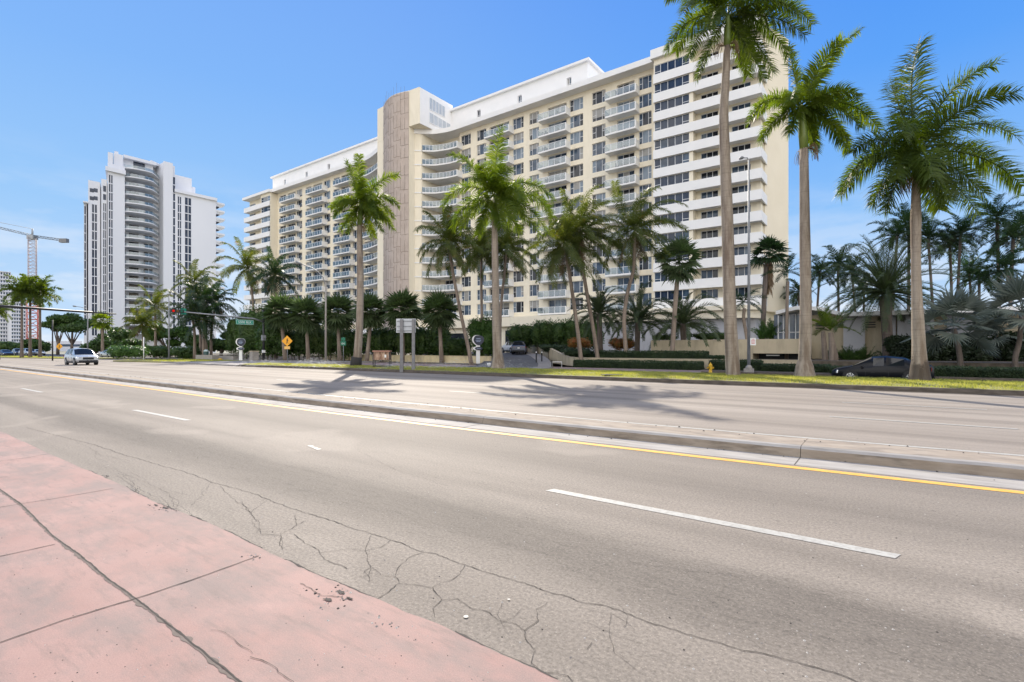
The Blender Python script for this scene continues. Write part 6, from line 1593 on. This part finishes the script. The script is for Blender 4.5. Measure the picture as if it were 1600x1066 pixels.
# shield shaped hotel signs
def text_mesh(s, size, mat, parent, loc, name, off=.0):
    cu = bpy.data.curves.new('t', 'FONT'); cu.body = s; cu.size = size; cu.align_x = 'CENTER'; cu.align_y = 'CENTER'; cu.extrude = .004
    to = bpy.data.objects.new('t', cu); col.objects.link(to)
    dg = bpy.context.evaluated_depsgraph_get(); me = bpy.data.meshes.new_from_object(to.evaluated_get(dg)); bpy.data.objects.remove(to)
    me.materials.clear(); me.materials.append(mat); o = bpy.data.objects.new(name, me); col.objects.link(o); o.parent = parent
    o.rotation_euler = (PI/2, 0, e); o.location = loc; return o
NAVY = flat('navy_sign_face', (.012,.02,.045), .3)
def shield(label, px, d, ybase, ytop, s, z0):
    x, y = W(px, d); r_ = thing('hotel_sign', (x,y,z0), label, 'sign', 'shield shaped signs at the drive entrances'); H = Z(ytop,d)-z0
    b = MB(); plate(b, [(-.2*s,-.05),(.2*s,-.05),(.2*s,H*.68),(-.2*s,H*.68)], -.12, .12); b.build('post', M['white_paint'], r_)
    hh = H*.36; zc = H-hh/2; out = []
    for i in range(24):
        a = 2*PI*i/24; rx = .55*s*(1 if math.sin(a) > 0 else 1-.45*(-math.sin(a))**1.3); out.append((rx*math.copysign(abs(math.cos(a))**.7, math.cos(a)), zc+hh/2*math.copysign(abs(math.sin(a))**.8, math.sin(a))))
    b = MB(); b2 = [(p[0]-.07*s, p[1]+.01) for p in out]; plate(b, b2, -.25, .16); b.build('shield_body', M['white_paint'], r_)
    b = MB(); plate(b, [(p[0]*.98+.08*s, zc+(p[1]-zc)*.97) for p in out], .161, .19); b.build('shield_face', NAVY, r_)
    b = MB(); z2 = H*.53; plate(b, [(.46*s*math.cos(a*PI/8)-.08*s, z2+.13*H*.55*math.sin(a*PI/8)) for a in range(16)], -.16, .18); b.build('lower_body', M['white_paint'], r_)
    b = MB(); plate(b, [(.40*s*math.cos(a*PI/8)+.08*s, z2+.11*H*.55*math.sin(a*PI/8)) for a in range(16)], .181, .21); b.build('lower_face', NAVY, r_)
    b = MB()
    for zz_, w_ in ((zc+.16*hh,.22),(zc+.0*hh,.28),(zc-.12*hh,.2)): plate(b, [(-w_*s+.03,zz_-.035),(w_*s+.03,zz_-.035),(w_*s+.05,zz_+.035),(-w_*s+.05,zz_+.035)], .191, .196)
    plate(b, [(-.2*s+.08,z2-.025),(.2*s+.08,z2-.025),(.2*s+.08,z2+.025),(-.2*s+.08,z2+.025)], .211, .216)
    b.build('lettering', pmat('faded_sign_print', (.35,.42,.55), (.16,.2,.3), 14, .5), r_)
    return r_
shield('navy and white shield shaped sign by the driveway royal palm', 747, 56, 566, 524, 1.05, .05)
shield('navy and white shield shaped sign near the beige corner wall', 376.5, 68, 562, 529, 1.0, .12)
# small white pot beside the first sign, bollards and low rail on the drive
x, y = W(764, 44); b = MB(); b.lathe([(.10,0),(.16,.18),(.2,.30),(.17,.30),(.15,.2),(.001,.18)], n=12); tag(b.build('flower_pot', M['white_paint'], None, (0,0,0), (x,y,.12)), 'small white pot left of the driveway royal palm', 'pot')
gbol = 'black bollards on the driveway'
for k, (px, d, lab) in enumerate([(838,51,'left black bollard on the driveway edge'),(846.5,51.5,'right black bollard on the driveway edge')]):
    x, y = W(px, d)
    if k == 0:
        bo = thing('bollard', (x,y,.62), lab, 'bollard', gbol); b = MB(); b.lathe([(.09,-.35),(.07,-.3),(.06,.8),(.07,.84),(.001,.86)], n=10); b.build('post', M['black'], bo)
        b = MB(); b.lathe([(.068,.62),(.068,.72)], n=10); b.build('reflective_band', M['white_paint'], bo)
    else: dup(bo, (x,y,.62), 0, 1, lab, gbol)
x, y = W(870, 44); lr = thing('barrier_rail', (x,y,.05), 'low white rail frame at the mouth of the driveway', 'rail'); b = MB()
b.tube([IR*-.38, IR*-.38+V((0,0,.46)), IR*.42+V((0,0,.46)), IR*.42], .03, 6); b.build('rail', M['white_paint'], lr)
b = MB(); b.tube([IR*-.42+V((0,0,-.02)), IR*-.42+V((0,0,.62))], .05, 8); b.build('post', M['black'], lr)
# traffic signals -------------------------------------------------------------
x, y = -65.2, 34.4; ts = thing('traffic_signal', (x,y,.12), 'dark traffic signal pole whose arm carries a red light over the far carriageway', 'traffic signal')
b = MB(); b.tube([(0,0,-.05),(0,0,6.6)], [.16,.12], 10); b.build('pole', M['dark_metal'], ts)
zA = 5.35; b = MB(); b.tube([(0,0,5.0),(-.0,-1.2,zA),(0,-10.1,zA+.45)], [.11,.10,.06], 8); b.build('arm', M['metal'], ts)
def signal(root, yy, z_, lit, arm=True):
    s_ = MB(); s_.box(-.12,.12, yy-.65, yy+.65, z_-.19, z_+.19); so_ = s_.build('signal_head', M['dark_metal'], root)
    for k, c in enumerate(('red','amber','green')):
        q = MB(); yk = yy-.42+.42*k; q.tube([(.125,yk,z_),(.15,yk,z_)], .13, 12)
        if k == lit:
            m, nt_, o_ = _nt('lit_red_lamp'); em = nt_.nodes.new('ShaderNodeEmission'); em.inputs[0].default_value = (1,.02,.01,1); em.inputs[1].default_value = .45; nt_.links.new(em.outputs[0], o_.inputs[0])
        else: m = flat('unlit_%s_lens' % c, ((.10,.02,.02),(.12,.07,.01),(.01,.12,.07))[k], .3)
        q.build('lens', m, so_)
    q = MB(); q.box(-.10,-.03, yy+.40, yy+.95, z_-.34, z_+.34); q.build('green_plate', flat('teal_plate', (.01,.22,.14), .5), root)
signal(ts, -10.0, zA+.46, 0)
b = MB(); b.box(.10,.14, -3.55, -1.35, 4.55, 5.15); b.build('street_name_plate', flat('street_sign_green', (.01,.27,.19), .45), ts)
t_ = text_mesh('5500 BLK', .42, M['white_paint'], ts, (.145, -2.45, 4.84), 'street_name_text'); t_.rotation_euler = (PI/2, 0, PI/2)
b = MB(); b.box(.141,.146,-3.5,-1.4,4.58,4.61); b.box(.141,.146,-3.5,-1.4,5.09,5.12); b.box(.141,.146,-3.5,-3.47,4.612,5.088); b.box(.141,.146,-1.43,-1.4,4.612,5.088); b.build('sign_border', M['white_paint'], ts)
b = MB(); b.tube([(.2,0,3.0),(.42,0,3.0)], .14, 10); b.box(-.2,.2,-.22,.22,2.6,3.3); b.build('pedestrian_signal', M['metal'], ts)
b = MB(); b.box(-.16,.16,-.16,.16,1.0,1.35); b.build('push_button_box', M['white_paint'], ts)
m2 = thing('signal_mast', (-60,1.2,.02), 'long dark signal mast arm reaching in over the road from the left edge', 'mast')
b = MB(); b.tube([(0,0,-.05),(0,0,5.9)], [.19,.14], 12); b.build('pole', M['dark_metal'], m2)
b = MB(); b.tube([(0,0,5.35),(0,6,5.27),(0,14.2,5.02)], [.15,.13,.09], 10); b.tube([(0,14.2,5.02),(0,16.0,4.98)], [.07,.06], 8); b.build('arm', M['dark_metal'], m2)
# corner bits
x, y = W(397, 66); st_ = thing('stone_pillar', (x,y,.12), 'squat beige stone pillar between the shield sign and the signal pole', 'pillar'); b = MB(); b.prism([(-.4,-.4),(.4,-.4),(.4,.4),(-.4,.4)], -.1, 1.15); b.build('shaft', M['conc'], st_)
b = MB(); b.prism([(-.45,-.45),(.45,-.45),(.45,.45),(-.45,.45)], 1.153, 1.25); b.build('cap', M['cream_wall'], st_)
x, y = W(322, 76); bn = thing('litter_bin', (x,y,.1), 'dark green litter bin with a pale domed lid at the corner', 'bin'); b = MB(); b.lathe([(.3,0),(.36,1.1)], n=14); b.build('bin_body', flat('bin_green', (.02,.06,.05), .5), bn); b = MB(); b.lathe([(.37,1.1),(.34,1.25),(.18,1.4),(.001,1.43)], n=14); b.build('lid', flat('pale_lid', (.40,.50,.50), .4), bn)
x, y = W(344, 70); tag((lambda b: (b.lathe([(.30,0),(.28,.12),(.10,.2),(.001,.22)], n=12), b.build('fire_standpipe', YEL, None, (0,0,0), (x,y,.13)))[1])(MB()), 'low yellow domed standpipe on the corner pavement', 'standpipe')
# service box by verge edge
x, y = W(982, 29.5)
tag((lambda b: (b.obox((0,0), e, .55, .3, 0, .03), b.build('manhole_cover', M['dark_metal'], None, (0,0,0), (x,y-2.2,.23)))[1])(MB()), 'flat dark metal cover set in the verge turf', 'cover')
# lawn sprinkler spray -----------------------------------------------------------
def spray_mat():
    m, nt, out = _nt('sprinkler_water'); d = nt.nodes.new('ShaderNodeBsdfDiffuse'); d.inputs[0].default_value = (.8,.82,.84,1)
    q = nt.nodes.new('ShaderNodeBsdfTranslucent'); q.inputs[0].default_value = (.8,.82,.84,1); a = nt.nodes.new('ShaderNodeAddShader'); t = nt.nodes.new('ShaderNodeBsdfTransparent'); x = nt.nodes.new('ShaderNodeMixShader'); x.inputs[0].default_value = .24
    nt.links.new(d.outputs[0], a.inputs[0]); nt.links.new(q.outputs[0], a.inputs[1]); nt.links.new(t.outputs[0], x.inputs[1]); nt.links.new(a.outputs[0], x.inputs[2]); nt.links.new(x.outputs[0], out.inputs[0]); return m
SPR = spray_mat(); rs9 = random.Random(77)
for k, (px, py, dirs, lab) in enumerate([(740,577,(-1,1),'fine sprinkler spray over the verge left of the driveway royal palm'),(545,575,(-.6,),'fine sprinkler spray at the foot of the burnt royal palm'),(592,577,(1,),'fine sprinkler spray beside the utility cabinet'),(450,573,(-1,1),'fine sprinkler spray below the yellow warning sign'),
      (665,577,(-.8,1.3),'fine sprinkler spray right of the blank sign board')]):
    d = 1184/(py-HY); x, y = W(px, d); b = MB()
    for dr in dirs:
        for j in range(300):
            el = math.radians(rs9.uniform(16,34)); v = rs9.uniform(5.5,7.5); t = rs9.random()**.6*(2*v*math.sin(el)/9.8); az = rs9.gauss(0,.28)
            hd = (IR*dr*math.cos(az) + IF*math.sin(az)).normalized()
            p = hd*v*math.cos(el)*t + V((0,0,v*math.sin(el)*t-4.9*t*t)); vel = hd*v*math.cos(el)+V((0,0,v*math.sin(el)-9.8*t)); l = vel.normalized()*rs9.uniform(.04,.11); w_ = V((0,0,1))*(.002+.004*t)
            b.add([p-l-w_, p+l-w_, p+l+w_, p-l+w_], [(0,1,2,3)])
    tag(b.build('sprinkler_spray', SPR, None, (0,0,0), (x,y,.2)), lab, 'spray', 'lawn sprinkler sprays', 'stuff')
SUN_EL, SUN_AZ, SUN_E, SKY_S, EXPO, FILL_CLOUD, SKY_K = 34.5, 49.0, 4.3, .12, .80, 11.2, 4.6
# ------------------------------------------------------------------ camera, sun, sky
cam = bpy.data.cameras.new('camera'); co = bpy.data.objects.new('camera', cam); col.objects.link(co)
cam.sensor_width = 36; cam.lens = 18.0; cam.clip_end = 8000; cam.clip_start = .05
co.location = (0, 0, CH); co.rotation_euler = (PI/2, 0, math.radians(36.3)); cam.shift_y = 12/1600
scene.camera = co
EL, AZ = math.radians(SUN_EL), math.radians(SUN_AZ)                       # AZ measured from +Y towards -X
sd = V((-math.sin(AZ)*math.cos(EL), math.cos(AZ)*math.cos(EL), math.sin(EL)))
L = bpy.data.lights.new('sun', 'SUN'); L.energy = SUN_E; L.angle = math.radians(.53); L.color = (1, .91, .78)
lo = bpy.data.objects.new('sun', L); col.objects.link(lo); lo.rotation_euler = (-sd).to_track_quat('-Z', 'Y').to_euler()
w = bpy.data.worlds.new('World'); scene.world = w; w.use_nodes = True
nt = w.node_tree; nt.nodes.clear()
sk = nt.nodes.new('ShaderNodeTexSky'); sk.sky_type = 'NISHITA'; sk.sun_disc = False
sk.sun_elevation = EL; sk.sun_rotation = -AZ; sk.air_density = 1.0; sk.dust_density = .15; sk.ozone_density = 3.0; sk.altitude = 0
bg = nt.nodes.new('ShaderNodeBackground'); bg.inputs[1].default_value = SKY_S
ou = nt.nodes.new('ShaderNodeOutputWorld')
# a clear sky: the sky model blended with a measured zenith-to-horizon gradient, thin cloud low down ahead, and bright unseen cloud added behind the viewer to light the shaded facade
K = SKY_K
tc = nt.nodes.new('ShaderNodeTexCoord'); sp = nt.nodes.new('ShaderNodeSeparateXYZ'); nt.links.new(tc.outputs['Generated'], sp.inputs[0])
def dotn(v):
    d = nt.nodes.new('ShaderNodeVectorMath'); d.operation = 'DOT_PRODUCT'; nt.links.new(tc.outputs['Generated'], d.inputs[0]); d.inputs[1].default_value = v; return d.outputs['Value']
def mth(op, a, b):
    m_ = nt.nodes.new('ShaderNodeMath'); m_.operation = op
    for k, x_ in enumerate((a, b)):
        if isinstance(x_, (int, float)): m_.inputs[k].default_value = x_
        else: nt.links.new(x_, m_.inputs[k])
    return m_.outputs[0]
def ramp(fac, stops, interp='LINEAR'):
    r = nt.nodes.new('ShaderNodeValToRGB'); el = r.color_ramp.elements; r.color_ramp.interpolation = interp
    while len(el) < len(stops): el.new(.5)
    for e_, (p_, c_) in zip(el, stops): e_.position = p_; e_.color = (*c_, 1)
    nt.links.new(fac, r.inputs[0]); return r.outputs[0]
def mixc(f, a, b):
    m_ = nt.nodes.new('ShaderNodeMix'); m_.data_type = 'RGBA'
    if isinstance(f, float): m_.inputs[0].default_value = f
    else: nt.links.new(f, m_.inputs[0])
    for s_, x_ in ((6, a), (7, b)):
        if isinstance(x_, tuple): m_.inputs[s_].default_value = (*x_, 1)
        else: nt.links.new(x_, m_.inputs[s_])
    return m_.outputs[2]
grad = ramp(sp.outputs[2], [(0,(.66,.80,1.0)),(.08,(.52,.73,1.0)),(.22,(.27,.555,1.0)),(.42,(.115,.385,.99)),(.62,(.065,.285,.94)),(1,(.05,.22,.80))])
side_l = ramp(dotn((-.98,-.05,.1)), [(.0,(0,0,0)),(1,(1,1,1))])
sidem = mth('MULTIPLY', side_l, .34)
grad = mixc(sidem, grad, (.50,.74,1.0))
vm = nt.nodes.new('ShaderNodeVectorMath'); vm.operation = 'SCALE'; nt.links.new(grad, vm.inputs[0]); vm.inputs['Scale'].default_value = K
skm = nt.nodes.new('ShaderNodeMix'); skm.data_type = 'RGBA'; skm.blend_type = 'DARKEN'; skm.inputs[0].default_value = 1; nt.links.new(sk.outputs[0], skm.inputs[6]); skm.inputs[7].default_value = (K*1.0, K*1.05, K*1.15, 1)
base = mixc(.03, vm.outputs[0], skm.outputs[2])
def cloud(scale, detail, lo_, hi_, stretch):
    mp = nt.nodes.new('ShaderNodeMapping'); mp.inputs['Scale'].default_value = stretch; nt.links.new(tc.outputs['Generated'], mp.inputs[0])
    nz = nt.nodes.new('ShaderNodeTexNoise'); nz.inputs['Scale'].default_value = scale; nz.inputs['Detail'].default_value = detail; nz.inputs['Roughness'].default_value = .55
    nt.links.new(mp.outputs[0], nz.inputs['Vector']); return ramp(nz.outputs[0], [(lo_,(0,0,0)),(hi_,(1,1,1))])
low = mth('MULTIPLY', cloud(3.1, 8, .42, .62, (2.2,2.2,8)), ramp(sp.outputs[2], [(.02,(1,1,1)),(.17,(.35,)*3),(.30,(0,0,0))]))
low = mth('MULTIPLY', low, .75)
c1 = mixc(low, base, (K*1.02, K*1.02, K*1.03))
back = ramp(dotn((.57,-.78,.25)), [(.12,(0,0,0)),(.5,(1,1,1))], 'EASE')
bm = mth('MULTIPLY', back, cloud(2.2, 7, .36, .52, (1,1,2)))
c2_ = mixc(bm, c1, (FILL_CLOUD*1.02, FILL_CLOUD*.985, FILL_CLOUD*.94))
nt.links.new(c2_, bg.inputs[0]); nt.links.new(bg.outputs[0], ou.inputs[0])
scene.view_settings.view_transform = 'Standard'; scene.view_settings.look = 'None'; scene.view_settings.exposure = EXPO; scene.view_settings.gamma = 1
scene.cycles.max_bounces = 7; scene.cycles.diffuse_bounces = 3; scene.cycles.glossy_bounces = 3; scene.cycles.transparent_max_bounces = 12; scene.cycles.transmission_bounces = 4
scene.cycles.use_denoising = True; scene.cycles.sample_clamp_indirect = 6
